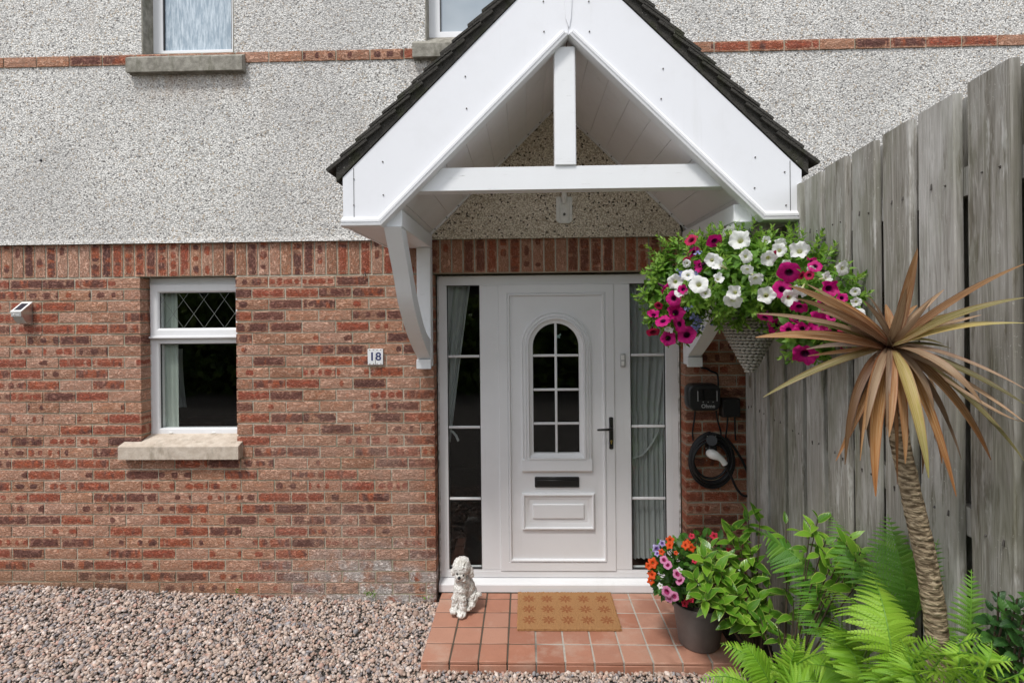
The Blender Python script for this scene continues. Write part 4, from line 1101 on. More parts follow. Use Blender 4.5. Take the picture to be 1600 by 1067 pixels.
# ------------------------------------------------------------------ gravel
def ico(sub):
    bm = bmesh.new(); bmesh.ops.create_icosphere(bm, subdivisions=sub, radius=1.0)
    v = np.array([q.co[:] for q in bm.verts]); f = np.array([[w_.index for w_ in q.verts] for q in bm.faces]); bm.free(); return v, f
def stones(name, n, x0, x1, y0, y1, sub, sz, label, excl=None, zf=gz, seed=1):
    R_ = np.random.default_rng(seed); tv, tf = ico(sub); nv = len(tv)
    P = np.column_stack([R_.uniform(x0, x1, n * 2), R_.uniform(y0, y1, n * 2)])
    if excl is not None: P = P[~excl(P)]
    P = P[:n]; n = len(P)
    z = np.array([zf(a, b) for a, b in P]) + R_.uniform(-.004, .006, n)
    S = R_.lognormal(math.log(sz), .30, n)[:, None] * R_.uniform([.75, .6, .42], [1.25, 1.0, .8], (n, 3))
    S = np.clip(S, .003, .024)
    q = R_.normal(size=(n, 4)); q[:, 1:3] *= .35; q /= np.linalg.norm(q, axis=1)[:, None]
    w_, x, y, zz = q.T
    M = np.empty((n, 3, 3))
    M[:, 0] = np.column_stack([1 - 2 * (y * y + zz * zz), 2 * (x * y - zz * w_), 2 * (x * zz + y * w_)])
    M[:, 1] = np.column_stack([2 * (x * y + zz * w_), 1 - 2 * (x * x + zz * zz), 2 * (y * zz - x * w_)])
    M[:, 2] = np.column_stack([2 * (x * zz - y * w_), 2 * (y * zz + x * w_), 1 - 2 * (x * x + y * y)])
    # superellipsoid-ish lumps, slightly angular
    dirs = R_.normal(size=(n, 5, 3)); dirs /= np.linalg.norm(dirs, axis=2)[:, :, None]
    V = np.repeat(tv[None], n, 0)
    for k in range(5):
        d = np.einsum('nvc,nc->nv', V, dirs[:, k]); lim = R_.uniform(.55, .9, n)[:, None]
        ex = np.maximum(d - lim, 0); V = V - ex[:, :, None] * dirs[:, None, k] * .85
    V = V * S[:, None, :]; V = np.einsum('nij,nvj->nvi', M, V)
    V[:, :, 0] += P[:, 0, None]; V[:, :, 1] += P[:, 1, None]; V[:, :, 2] += z[:, None]
    Fc = (tf[None] + (np.arange(n) * nv)[:, None, None]).reshape(-1, 3)
    pal = np.array([(.46, .39, .33), (.52, .44, .37), (.40, .36, .33), (.60, .56, .51), (.30, .28, .27), (.36, .27, .22), (.44, .30, .25), (.22, .22, .235), (.68, .64, .59), (.32, .34, .36), (.50, .38, .31), (.27, .22, .18)])
    pr = np.array([.16, .14, .13, .10, .10, .08, .05, .06, .03, .05, .06, .04]); ci = R_.choice(len(pal), n, p=pr / pr.sum())
    c = pal[ci] * R_.uniform(.8, 1.2, (n, 1)) * np.array([1.13, 1.03, 1.0])
    C = np.ones((n, nv, 4)); C[:, :, :3] = c[:, None]
    me = np_mesh(name, V.reshape(-1, 3), Fc, {'col': ('FLOAT_COLOR', C.reshape(-1, 4))}, True)
    me.set_sharp_from_angle(angle=rad(38)) if sub > 1 else None
    me.materials.append(MAT['gravel']); o = link(name, me, None)
    o['kind'] = 'stuff'; o['label'] = label; return o
inst = lambda P: ((P[:, 0] > SX0 + .004) & (P[:, 0] < SX1) & (P[:, 1] > SY0 + .004)) | (P[:, 0] > 1.22)
stones('gravel', 14000, -3.7, 1.30, -.92, -.004, 1,   .0110, 'pinkish grey gravel spread before the brick wall and step', inst, gz, 1)
stones('gravel', 9000, -3.7, 1.30, -.92, -.004, 1, .0085, 'small chips of grey gravel between the larger stones', inst, gz, 2)
stones('gravel', 9000, -3.7, 1.30, -2.2, -.92, 1, .014, 'grey gravel nearest the viewer', inst, gz, 3)
# soil bed between step and fence
m = MB(); rs = random.Random(9); nx, ny = 26, 50; V = []; Fc = []
for j in range(ny + 1):
    for i in range(nx + 1):
        x = 1.135 + .34 * i / nx - (.10 if j > 16 else 0) * (1 - i / nx) ; y = -.002 - 2.4 * j / ny
        V.append((x, y, .035 + rs.uniform(-.008, .008) - (.03 if i == 0 else 0)))
for j in range(ny):
    for i in range(nx):
        a = j * (nx + 1) + i; Fc.append((a, a + nx + 1, a + nx + 2, a + 1))
m.v = V; m.f = Fc; structure('soil_bed', m, MAT['soil'], 70, 'dark planting bed along the timber fence')

# ------------------------------------------------------------------ fence
ZF = 2.545
def fp(d, n=0.0):             # point along the fence, n = toward the house door side
    L_ = math.hypot(1, .107); return Vector((1.443 - .107 * d - n / L_, -d + n * .107 / L_, 0))
fence = thing('timber_fence', 'tall fence of weathered grey upright planks running out from the house wall', 'fence', fp(1.2, 0))
bd = [0.03, .228, .456, .713, .942, 1.157, 1.371, 1.578, 1.78, 1.98, 2.178, 2.385, 2.59, 2.80]
rf = random.Random(21)
def plank(d0, d1, n0, n1, z0, z1, seed):
    r = random.Random(seed); ns = 14; vs = []; fs = []
    ax_ = fp((d0 + d1) / 2, (n0 + n1) / 2)
    for i in range(ns + 1):
        z = z0 + (z1 - z0) * i / ns; w0 = r.uniform(-.002, .002); w1 = r.uniform(-.002, .002)
        c = .0035
        for (d, n) in ((d0 + w0, n0), (d0 + w0, n1 - c), (d0 + w0 + c, n1), (d1 + w1 - c, n1), (d1 + w1, n1 - c), (d1 + w1, n0)):
            p = fp(d, n) - ax_; vs.append((p.x, p.y, z))
    for i in range(ns):
        for k in range(6): a = i * 6; fs.append((a + k, a + (k + 1) % 6, a + 6 + (k + 1) % 6, a + 6 + k))
    fs += [(5, 4, 3, 2, 1, 0), tuple(ns * 6 + k for k in range(6))]
    m = MB(); m.v = vs; m.f = fs
    o = link('plank', mesh_of('plank', m, 40), MAT['fence'], fence, ax_ - WORLD_OFF[fence.name]); return o
for i in range(len(bd) - 1):
    a, b = bd[i], bd[i + 1]; g_ = .044 if i > 2 else .038
    plank(a + g_ + rf.uniform(-.006, .006), b - .004, 0.0, .022, -.02, ZF + rf.uniform(-.012, .006), i)
    plank(a - .125, a + .125, -.062 + .004 * (i % 2), -.042 + .004 * (i % 2), -.02, ZF - rf.choice([.0, .004, .008]), 50 + i)
nm_ = MB()
for i in range(len(bd) - 1):
    for z in (.39, 1.34, 2.29):
        for q in (.32, .75):
            p_ = fp(bd[i] + .056 + (bd[i + 1] - bd[i] - .06) * q, .0215); e_ = fp(bd[i] + .056 + (bd[i + 1] - bd[i] - .06) * q, .0245); nm_.tube([p_ + Vector((0, 0, z + rf.uniform(-.02, .02))), e_ + Vector((0, 0, z))], .0030, 6)
obj('nail', nm_, MAT['screw'], fence, kind='stuff', fix=False)
for z in (.35, 1.30, 2.25):
    m = MB(); vs = []
    for d in (0.02, 2.8):
        for (n, zz) in ((-.040, z), (-.002, z), (-.002, z + .08), (-.040, z + .08)): p = fp(d, n); vs.append((p.x, p.y, zz))
    m.add(vs, [(0, 1, 2, 3), (7, 6, 5, 4), (0, 4, 5, 1), (1, 5, 6, 2), (2, 6, 7, 3), (3, 7, 4, 0)]); obj('rail', m, MAT['fence'], fence)

# ------------------------------------------------------------------ fittings on the wall
# house number tile
c = at(586, 557.5, -.012); x0, x1 = ax(574.5, 557, -.012), ax(598.5, 557, -.012); z0, z1 = az(586, 570, -.012), az(586, 545, -.012)
MAT['glaze'] = plain('white_glaze', (0.78, 0.79, 0.80), 0.15); MAT['navy'] = plain('navy_ink', (0.03, 0.04, 0.13), 0.3); MAT['ochre'] = plain('ochre_ink', (0.20, 0.13, 0.05), 0.3)
num = thing('house_number', 'small white tile with a navy blue 18, fixed on the bricks left of the porch', 'house number', (c.x, -.004, z0))
m = MB(); m.box(x0, (x0 + x1) / 2 - .0007, -.014, -.0035, z0, z1, .002); m2 = MB(); m2.box((x0 + x1) / 2 + .0007, x1, -.014, -.0035, z0, z1, .002)
obj('tile', m, MAT['glaze'], num, 40); obj('tile', m2, MAT['glaze'], num, 40)
def text(body, size, cx, cz, y, mat, parent, name='lettering', bold=0.0, sx_=1.0):
    cu = bpy.data.curves.new(name, 'FONT'); cu.body = body; cu.size = size; cu.align_x = 'CENTER'; cu.align_y = 'CENTER'; cu.extrude = .0004; cu.offset = bold
    t = bpy.data.objects.new(name, cu); COL.objects.link(t); bpy.context.view_layer.update()
    me = bpy.data.meshes.new_from_object(t.evaluated_get(bpy.context.evaluated_depsgraph_get())); bpy.data.objects.remove(t)
    off = WORLD_OFF.get(parent.name, Vector((0, 0, 0)))
    me.transform(Matrix.Translation(Vector((cx, y, cz)) - off) @ Matrix.Rotation(rad(90), 4, 'X') @ Matrix.Diagonal((sx_, 1, 1, 1)))
    me.materials.clear(); me.materials.append(mat); return link(name, me, None, parent)
w_ = x1 - x0; text('1', .074, x0 + w_ * .29, (z0 + z1) / 2, -.0146, MAT['navy'], num, bold=.0022); text('8', .074, x0 + w_ * .70, (z0 + z1) / 2, -.0146, MAT['navy'], num, bold=.0012, sx_=1.08)
m = MB()
for zz in (z0 + .008, z1 - .008):
    for k in range(4):
        xx = x0 + w_ * (.14 + .24 * k); m.prism([(xx - .006, zz), (xx, zz - .003), (xx + .006, zz), (xx, zz + .003)], -.0148, -.0140)
obj('border_print', m, MAT['ochre'], num, kind='stuff')

# solar light
Yl = -.085; X0, X1 = ax(17, 487, Yl), ax(33, 487, Yl); zf = az(25, 487.5, Yl); zb = az(34, 473, 0); zl = az(30, 508, 0)
sol = thing('solar_light', 'small steel solar light with a sloped panel, high on the bricks at far left', 'wall light', ((X0 + X1) / 2, 0, zl))
m = MB(); m.prism([(-.004, zb), (Yl, zf), (Yl, zf - .030), (Yl + .012, zf - .034), (Yl + .020, zf - .052), (Yl + .045, zl + .01), (-.004, zl)], X0, X1, 'yz'); obj('housing', m, MAT['steel'], sol)
d = Vector((0, Yl + .004, zf - zb)).normalized(); nn = Vector((0, d.z, -d.y)); nn = nn if nn.z > 0 else -nn
MAT['solar'] = plain('solar_cell', (0.03, 0.035, 0.05), 0.2)
def slab(m, u0, u1, t0, t1, h0, h1):
    L_ = math.hypot(Yl + .004, zf - zb); vs = []
    for h in (h0, h1):
        for (u, t) in ((u0, t0), (u1, t0), (u1, t1), (u0, t1)):
            p = Vector((X0 + (X1 - X0) * u, -.004, zb)) + d * L_ * t + nn * h; vs.append(p)
    m.add(vs, [(0, 1, 2, 3), (7, 6, 5, 4), (0, 4, 5, 1), (1, 5, 6, 2), (2, 6, 7, 3), (3, 7, 4, 0)])
m = MB(); slab(m, -.03, 1.03, -.02, 1.04, .0005, .005); obj('lid', m, MAT['white_plastic'], sol)
m = MB(); slab(m, .17, .83, .16, .86, .0045, .0062); obj('solar_panel', m, MAT['solar'], sol)
m = MB(); m.box(X0 + .008, X1 - .008, Yl - .002, Yl + .004, zf - .026, zf - .008, .001); obj('lamp_lens', m, MAT['grey_plastic'], sol)
m = MB(); m.tube([((X0 + X1) / 2 - .008, Yl - .001, zf - .013), ((X0 + X1) / 2 - .008, Yl - .007, zf - .013)], .004, 10); obj('sensor', m, MAT['white_plastic'], sol, 40)

# plastic fitting under the beam
x0, x1 = ax(869, 330, -.03), ax(894, 330, -.03); z0, z1 = az(881, 349, -.03), az(881, 308, -.03); cc = .018
fit = thing('wall_fitting', 'small weathered white plastic fitting with one round screw, on pebbledash over the door', 'fitting', ((x0 + x1) / 2, -.02, z0))
m = MB(); m.prism([(x0, z0 + cc), (x0 + cc, z0), (x1 - cc, z0), (x1, z0 + cc), (x1, z1 - .006), (x1 - .01, z1), (x0 + .01, z1), (x0, z1 - .006)], -.036, -.0185); obj('back_plate', m, MAT['oldpvc'], fit)
m = MB()
for t in (.22, .78): X = x0 + (x1 - x0) * t; m.box(X - .006, X + .006, -.043, -.035, z0 + .02, z1 - .006, .003)
obj('rib', m, MAT['oldpvc'], fit, kind='stuff')
m = MB(); X = (x0 + x1) / 2; zs = az(881, 335, -.04); m.tube([(X, -.035, zs), (X, -.046, zs)], .0085, 14); obj('screw', m, MAT['screw'], fit, 40)
m = MB(); m.tube([(X, -.040, z1 - .045), (X, -.048, z1 - .01), (X, -.052, z1 + .02), (X, -.048, z1 + .045)], [.012, .018, .016, .024], 12); obj('swivel_neck', m, MAT['oldpvc'], fit, 50)

# bell push
x0, x1 = ax(968.5, 560, YD), ax(976.5, 560, YD); z0, z1 = az(972, 573, YD), az(972, 552, YD)
bell = thing('doorbell', 'small grey and white push button doorbell on the frame right of the door', 'doorbell', ((x0 + x1) / 2, YD, z0))
m = MB(); m.box(x0, x1, YD - .016, YD + .001, z0, z1, .004); obj('housing', m, MAT['grey_plastic'], bell, 40)
m = MB(); m.box(x0 + .006, x1 - .006, YD - .019, YD - .015, (z0 + z1) / 2 + .002, z1 - .012, .002); obj('cover_plate', m, MAT['white_plastic'], bell, 40)
m = MB(); m.box(x0 + .007, x1 - .007, YD - .020, YD - .015, z0 + .012, (z0 + z1) / 2 - .006, .002); obj('button', m, MAT['white_plastic'], bell, 40)

# butterfly behind the door glass
c = at(872, 525, YP + .017); s = .017
MAT['film'] = plain('pale_film', (0.22, 0.34, 0.30), 0.4)
m = MB()
for sg in (-1, 1): m.prism([(c.x + sg * .0015, c.z + .004), (c.x + sg * s, c.z + s * 1.1), (c.x + sg * s * 1.15, c.z + s * .35), (c.x + sg * s * .6, c.z - .001), (c.x + sg * s * .8, c.z - s * .8), (c.x + sg * s * .25, c.z - s * .9), (c.x + sg * .001, c.z - .003)], YP + .0165, YP + .0178)
m.box(c.x - .0012, c.x + .0012, YP + .016, YP + .0179, c.z - .012, c.z + .012)
solo('butterfly_sticker', m, MAT['film'], 'faint butterfly sticker in the top panes of the arched door glass', 'sticker', c)

# hook of black wire in the bricks
c = at(571, 432, 0); m = MB(); m.tube([c + Vector(v) for v in ((0, .004, .03), (0, -.02, .026), (.006, -.022, .005), (-.008, -.02, -.008), (-.01, -.018, .008), (.004, -.016, .018), (.008, -.014, -.004))], .0022, 6)
solo('wire_hook', m, MAT['black_metal'], 'tiny twisted black wire hook in the soldier bricks left of the porch bracket', 'hook', c + Vector((0, 0, -.008)), 60)
c = at(64, 251, -.018); m = MB(); m.lathe([(0, .006), (.006, .005), (.010, 0)], (0, 0, 0), 12, Matrix.Rotation(rad(90), 4, 'X')); m.v = [tuple(Vector(v) + c) for v in m.v]
solo('wall_plug', m, MAT['black_plastic'], 'single dark plug in the pebbledash, above and left of the ground floor window', 'wall plug', c)

# wall cables at the right of the porch
def cable(name, pts, r, label, cat='cable', y=None):
    P = [at(a, b, c) for a, b, c in pts]; out = []
    for i in range(len(P) - 1):
        p0 = P[max(i - 1, 0)]; p1 = P[i]; p2 = P[i + 1]; p3 = P[min(i + 2, len(P) - 1)]
        for k in range(6):
            f = k / 6; out.append(0.5 * ((2 * p1) + (p2 - p0) * f + (2 * p0 - 5 * p1 + 4 * p2 - p3) * f * f + (3 * p1 - p0 - 3 * p2 + p3) * f ** 3))
    out.append(P[-1]); m = MB(); m.tube(out, r, 8)
    if cat is None: return m
    return solo(name, m, MAT['black_rubber'], label, cat, P[-1], 60)
cable('cable', ((1063, 352, -.03), (1066, 362, -.03), (1067, 374, -.02), (1072, 380, -.03), (1078, 381, -.05)), .006, 'short black cable looping by the porch soffit above the hanging basket')
cable('cable', ((1093, 566, -.012), (1096, 574, -.02), (1104, 576, -.012), (1111, 580, -.012), (1120, 584, -.012), (1122, 592, -.012), (1122, 604, -.03)), .006, 'black cable running down the bricks into the charger')

# ------------------------------------------------------------------ car charger
Yc = -.10
x0, x1 = ax(1075.5, 620, Yc), ax(1127, 620, Yc); z0, z1 = az(1100, 642, Yc), az(1100, 600.5, Yc)
ch = thing('car_charger', 'black wall mounted car charger with a round cornered face, on bricks right of the door', 'charger', ((x0 + x1) / 2, 0, z0))
def rounded(x0, x1, z0, z1, r, n=7):
    out = []
    for cx_, cz_, a0 in ((x1 - r, z0 + r, -90), (x1 - r, z1 - r, 0), (x0 + r, z1 - r, 90), (x0 + r, z0 + r, 180)):
        out += [(cx_ + r * math.cos(rad(a0 + 90 * i / n)), cz_ + r * math.sin(rad(a0 + 90 * i / n))) for i in range(n + 1)]
    return out
p = rounded(x0, x1, z0, z1, .045); m = MB(); m.sweep(p, [(.004, -.002), (0, -.02), (0, Yc + .018), (.003, Yc + .007), (.010, Yc + .001), (.016, Yc)])
q = rounded(x0 + .016, x1 - .016, z0 + .016, z1 - .016, .029); m.prism(q, Yc - .0001, Yc + .004); obj('housing', m, MAT['black_plastic'], ch, 40)
m = MB(); wv = x1 - x0
MAT['screen'] = plain('dark_screen', (0.006, 0.006, 0.007), 0.08); MAT['ledw'] = plain('grey_white_strip', (0.42, 0.42, 0.42), 0.4)
m.prism(rounded(x0 + .30 * wv, x0 + .86 * wv, z0 + .07, z1 - .028, .012), Yc - .0015, Yc); obj('display_window', m, MAT['screen'], ch)
for t in (.29, .87):
    m = MB(); X = x0 + t * wv; m.box(X - .0022, X + .0022, Yc - .003, Yc, z0 + .062, z1 - .042, .001); obj('light_strip', m, MAT['ledw'], ch)
for t in (.45, .60, .75):
    m = MB(); X = x0 + t * wv; m.tube([(X, Yc, z0 + .057), (X, Yc - .002, z0 + .057)], .003, 10); obj('button', m, MAT['grey_plastic'], ch)
text('Ohme', .034, x0 + .60 * wv, z0 + .030, Yc - .0006, MAT['ledw'], ch, bold=.0004)
x0, x1 = ax(1128, 635, -.06), ax(1157, 635, -.06); z0, z1 = az(1142, 652, -.06), az(1142, 622.5, -.06)
jb = thing('junction_box', 'flat black junction box on the bricks between the charger and the fence', 'junction box', ((x0 + x1) / 2, 0, z0))
m = MB(); m.box(x0, x1, -.062, -.001, z0, z1, .006); obj('box', m, MAT['black_plastic'], jb, 40)
m = MB(); m.box(x0 + .006, x1 - .006, -.066, -.061, z0 + .006, z1 - .006, .003); obj('lid', m, MAT['black_rubber'], jb, 40)
for (a, b) in ((.15, .88), (.85, .88), (.15, .12), (.85, .12)):
    m = MB(); X = x0 + a * (x1 - x0); Z = z0 + b * (z1 - z0); m.tube([(X, -.065, Z), (X, -.068, Z)], .003, 8); obj('screw', m, MAT['screw'], jb)
for (a, b, e, lbl) in ((1086, 642, 1082, 'thin black cable dropping from the left side of the charger'), (1119, 642, 1126, 'thin black cable dropping from the right side of the charger'),
                       (1137, 651, 1134, 'thin black cable dropping from the left of the junction box'), (1148, 651, 1149, 'thin black cable dropping from the right of the junction box')):
    cable('cable', ((a, b, -.04), ((a * 2 + e) / 3, b + 15, -.03), (e, b + 32, -.015), (e + 1, 688, -.015)), .0055, lbl)
# coiled lead: loops of cable round a holster
hol = thing('cable_holster', 'black holster on the bricks inside the coiled charging cable', 'cable holder', at(1112, 716, 0))
c = at(1112, 700, -.03); m = MB(); m.box(c.x - .035, c.x + .02, -.075, -.001, c.z - .055, c.z + .03, .008); obj('bracket', m, MAT['black_plastic'], hol, 40)
m = MB(); m.tube([at(1112, 688, -.004), at(1112, 688, -.09)], [.030, .034], 18); obj('hanger_drum', m, MAT['black_plastic'], hol, 40)
for (a, b) in ((1105, 681), (1118, 681), (1103, 700), (1104, 719)):
    p = at(a, b, -.078); m = MB(); m.tube([p, p + Vector((0, -.004, 0))], .003, 8); obj('screw', m, MAT['steel'], hol)
rc = random.Random(12); P = []; turns = 5
N3 = 44
for i in range(turns * N3 + 1):
    t = i / N3; k = int(t); a = rad(95) + t * 2 * math.pi
    fr_ = [1.04, .92, .72, 1.0, .84, .62][min(k, 5)] * (1 + .0 * math.sin(a)); nf = [1.04, .92, .72, 1.0, .84, .62][min(k + 1, 5)]
    rr = fr_ + (nf - fr_) * (t - k); ex = [0, .06, -.05, .1, .16, .1][min(k, 5)]
    px_ = 1112.5 + 36.5 * rr * math.cos(a) + 1.5 * math.sin(a * .5 + k); py_ = 720 - 43 * rr * math.sin(a) - (8 * (1 - rr) * 2 if math.sin(a) < 0 else 0)
    P.append((px_, py_, -.032 - .011 * ((k * 2) % 5) - .004 * math.sin(a * 1.3)))
m = MB(); pw = [at(*p) for p in P]
m.tube(pw, .0080, 8); coil = MB(); coil.v = m.v; coil.f = m.f
tail = [at(*p) for p in ((1135, 727, -.13), (1139, 737, -.115), (1144, 748, -.10), (1151, 763, -.09), (1161, 774, -.08), (1170, 773, -.07), (1172, 762, -.06), (1169, 742, -.055), (1161, 722, -.05), (1153, 708, -.05), (1144, 695, -.05), (1134, 683, -.05))]
out = []
for i in range(len(tail) - 1):
    p0 = tail[max(i - 1, 0)]; p1 = tail[i]; p2 = tail[i + 1]; p3 = tail[min(i + 2, len(tail) - 1)]
    for k in range(5): f = k / 5; out.append(0.5 * ((2 * p1) + (p2 - p0) * f + (2 * p0 - 5 * p1 + 4 * p2 - p3) * f * f + (3 * p1 - p0 - 3 * p2 + p3) * f ** 3))
chc = thing('charging_cable', 'thick black charging cable in a coil with a white plug, under the charger', 'cable', at(1112, 758, -.03))
obj('cable_coil', coil, MAT['black_rubber'], chc, 60)
m = MB(); m.tube(out, .0078, 8); obj('cable_tail', m, MAT['black_rubber'], chc, 60)
m = MB(); m.tube([at(1109, 708, -.085), at(1112, 709, -.112), at(1117, 711, -.125), at(1123, 714, -.13), at(1128, 718, -.132), at(1133, 725, -.131)], [.026, .030, .029, .022, .018, .0185], 16); plug = obj('plug', m, MAT['white_plastic'], chc, 50)
m = MB(); m.tube([at(1133, 725, -.131), at(1135, 728, -.130)], [.0165, .013], 14); obj('plug_collar', m, MAT['black_plastic'], plug, 50)

# ------------------------------------------------------------------ stone dog
def dog():
    S = 1 / 2044.0; cxp, cyp = 400, 890; bx, by = -.405, -.185
    B = []
    def b(x, y, r, d=0.0, sx=1, sy=1, sz=1): B.append(((x - cxp) * S, d, (cyp - y) * S, r * S, sx, sy, sz))
    b(378, 325, 108, -.008, 1.05, 1, 1.0); b(385, 268, 88, -.005, 1.15, 1, .8); b(330, 300, 50, -.02); b(440, 290, 52, -.01)
    b(275, 385, 40, -.004, .9, .8, 1.1); b(268, 405, 28, -.004); b(493, 385, 44, 0.0, .8, .9, 1.5); b(500, 430, 34, 0.0)
    b(370, 405, 62, -.040, 1.1, .9, .8); b(340, 440, 40, -.036); b(410, 445, 38, -.040, .9, 1, 1); b(420, 470, 24, -.036); b(350, 460, 42, -.026)
    b(385, 520, 92, .0, 1.05, 1, 1.1); b(370, 600, 98, -.004, 1, 1, 1.1); b(430, 620, 105, .035, 1, 1.1, 1.2); b(460, 720, 105, .055, 1, 1.1, 1.0); b(350, 660, 78, -.012)
    b(510, 740, 78, .03, .9, 1.2, 1.1); b(500, 800, 52, -.002, 1, 1.3, .8); b(470, 830, 38, -.022, 1, 1.4, .7)
    for y in (690, 730, 770, 800): b(300, y, 44, -.030)
    b(287, 838, 50, -.042, 1.05, 1.3, .75)
    for y in (690, 740, 790, 830): b(398, y, 47, -.042)
    b(385, 868, 54, -.056, 1.05, 1.3, .70)
    b(588, 712, 34, .03, 1.1, 1, .9); b(560, 735, 34, .035)
    b(420, 850, 60, .05, 1.4, 1.2, .5)
    bm = bmesh.new()
    for (x, y, z, r, sx, sy, sz) in B:
        M = Matrix.Translation((x, y, z)) @ Matrix.Diagonal((r * sx, r * sy, r * sz, 1)); bmesh.ops.create_icosphere(bm, subdivisions=3, radius=1, matrix=M)
    me = bpy.data.meshes.new('tmp'); bm.to_mesh(me); bm.free(); o = bpy.data.objects.new('tmp', me); COL.objects.link(o)
    md = o.modifiers.new('r', 'REMESH'); md.mode = 'VOXEL'; md.voxel_size = .0036
    m2 = o.modifiers.new('s', 'SMOOTH'); m2.iterations = 3; m2.factor = .5
    bpy.context.view_layer.update(); me2 = bpy.data.meshes.new_from_object(o.evaluated_get(bpy.context.evaluated_depsgraph_get())); bpy.data.objects.remove(o)
    n = len(me2.vertices); co = np.empty(n * 3); me2.vertices.foreach_get('co', co); co = co.reshape(-1, 3); no = np.empty(n * 3); me2.vertices.foreach_get('normal', no); no = no.reshape(-1, 3)
    for i in range(n):
        p = Vector(co[i]); q = p + noise.noise_vector(p * 45) * .012
        v = noise.noise(Vector((q.x * 75, q.y * 75, q.z * 42))); f = (1 - abs(v) * 3.0)
        amp = .0085 if p.z < .225 or p.z > .285 else .0055
        co[i] += no[i] * (f * amp * .55 + noise.noise(p * 160) * .0012)
    co[:, 2] -= co[:, 2].min()
    me2.vertices.foreach_set('co', co.ravel().astype(np.float32)); me2.shade_smooth(); me2.update()
    return me2, (bx, by)
g = G('painted_stone'); W = g.pos(); n_ = g.noise(W, 90, 4, 0.65)
c_ = g.mix(g.ss(n_, .35, .65), (0.50, 0.48, 0.44), (0.80, 0.78, 0.74)); c_ = g.mix(g.ma('MULTIPLY', g.ss(g.noise(W, 22, 3), .5, .7), .45), c_, (0.42, 0.38, 0.32))
MAT['stone'] = g.done(g.pb(c_, 0.8, g.bump(n_, .5, .002), .2))
dme, (bx, by) = dog()
dg = thing('dog_statue', 'white stone statue of a curly sitting dog, on the left end of the step', 'statue', (bx, by, STOP))
dme.materials.append(MAT['stone']); link('body', dme, None, dg, (0, 0, .0005))
S = 1 / 2044.0
for (x, y, d, r, nm) in ((365, 366, -.0985, 21, 'nose'), (335, 328, -.083, 12, 'eye'), (414, 352, -.078, 13, 'eye')):
    bm = bmesh.new(); bmesh.ops.create_icosphere(bm, subdivisions=2, radius=r * S); me = bpy.data.meshes.new(nm); bm.to_mesh(me); bm.free(); me.shade_smooth()
    link(nm, me, MAT['black_plastic'], dg, ((x - 400) * S, d + .022, (890 - y) * S))
# ------------------------------------------------------------------ foliage tools
def leaf_template(n=4, W=.42, fold=.25, curl=.25, tipp=1.3, base=0.75):
    "unit leaf along +x, width across y, lifted in z; returns verts, quads, luv"
    vs = []; uv = []
    for i in range(n + 1):
        t = i / n; w_ = W / 2 * (math.sin(math.pi * t ** base) ** .8 if 0 < t < 1 else 0.02) * (1 if t < .6 else (1 - (t - .6) * .25))
        z = -curl * t * t
        for s in (-1, 0, 1): vs.append((t, s * w_, z + abs(s) * w_ * fold)); uv.append((t, s, 0))
    fs = []
    for i in range(n):
        a = i * 3; fs += [(a, a + 3, a + 4, a + 1), (a + 1, a + 4, a + 5, a + 2)]
    return np.array(vs), np.array(fs), np.array(uv, float)
def frames(D, U):
    "rotation matrices with columns d, side, n"
    D = D / np.linalg.norm(D, axis=1)[:, None]; S = np.cross(U, D); l = np.linalg.norm(S, axis=1)[:, None]
    S = np.where(l > 1e-5, S / np.maximum(l, 1e-6), np.array([[0, 1.0, 0]])); Nn = np.cross(D, S)
    return np.stack([D, S, Nn], axis=2)
def leaf_cloud(P, D, U, L, tmpl, rnd=None):
    tv, tf, tu = tmpl; n = len(P); M = frames(D, U)
    V = np.einsum('nij,vj->nvi', M, tv) * L[:, None, None] + P[:, None]
    Fc = (tf[None] + (np.arange(n) * len(tv))[:, None, None]).reshape(-1, tf.shape[1])
    r = RNG.random(n) if rnd is None else rnd
    return V.reshape(-1, 3), Fc, np.tile(tu, (n, 1)), np.repeat(r, len(tv))
def cloud_obj(name, parts, mat, parent, kind='stuff', label=None):
    vs = []; fs = []; us = []; rs = []; o = 0
    for V, Fc, U, R_ in parts: vs.append(V); fs.append(Fc + o); us.append(U); rs.append(R_); o += len(V)
    V = np.concatenate(vs)
    if parent is not None: V = V - np.array(WORLD_OFF[parent.name])
    me = np_mesh(name, V, np.concatenate(fs), {'luv': ('FLOAT_VECTOR', np.concatenate(us)), 'rnd': ('FLOAT', np.concatenate(rs))}, True)
    me.materials.append(mat); ob = link(name, me, None, parent)
    if kind: ob['kind'] = kind
    if label: ob['label'] = label
    return ob
def leaf_mesh(name, mat, **kw):
    tv, tf, tu = leaf_template(**kw); me = np_mesh(name, tv, tf, {'luv': ('FLOAT_VECTOR', tu)}, True); me.materials.append(mat); return me
def place(name, me, parent, p, d, up, s):
    M = frames(np.array([d[:]], float), np.array([up[:]], float))[0]
    o = link(name, me, None, parent); off = WORLD_OFF.get(parent.name, Vector((0, 0, 0)))
    o.matrix_basis = Matrix.Translation(Vector(p) - off) @ Matrix([list(M[0]) + [0], list(M[1]) + [0], list(M[2]) + [0], [0, 0, 0, 1]]) @ Matrix.Diagonal((s, s, s, 1)); return o
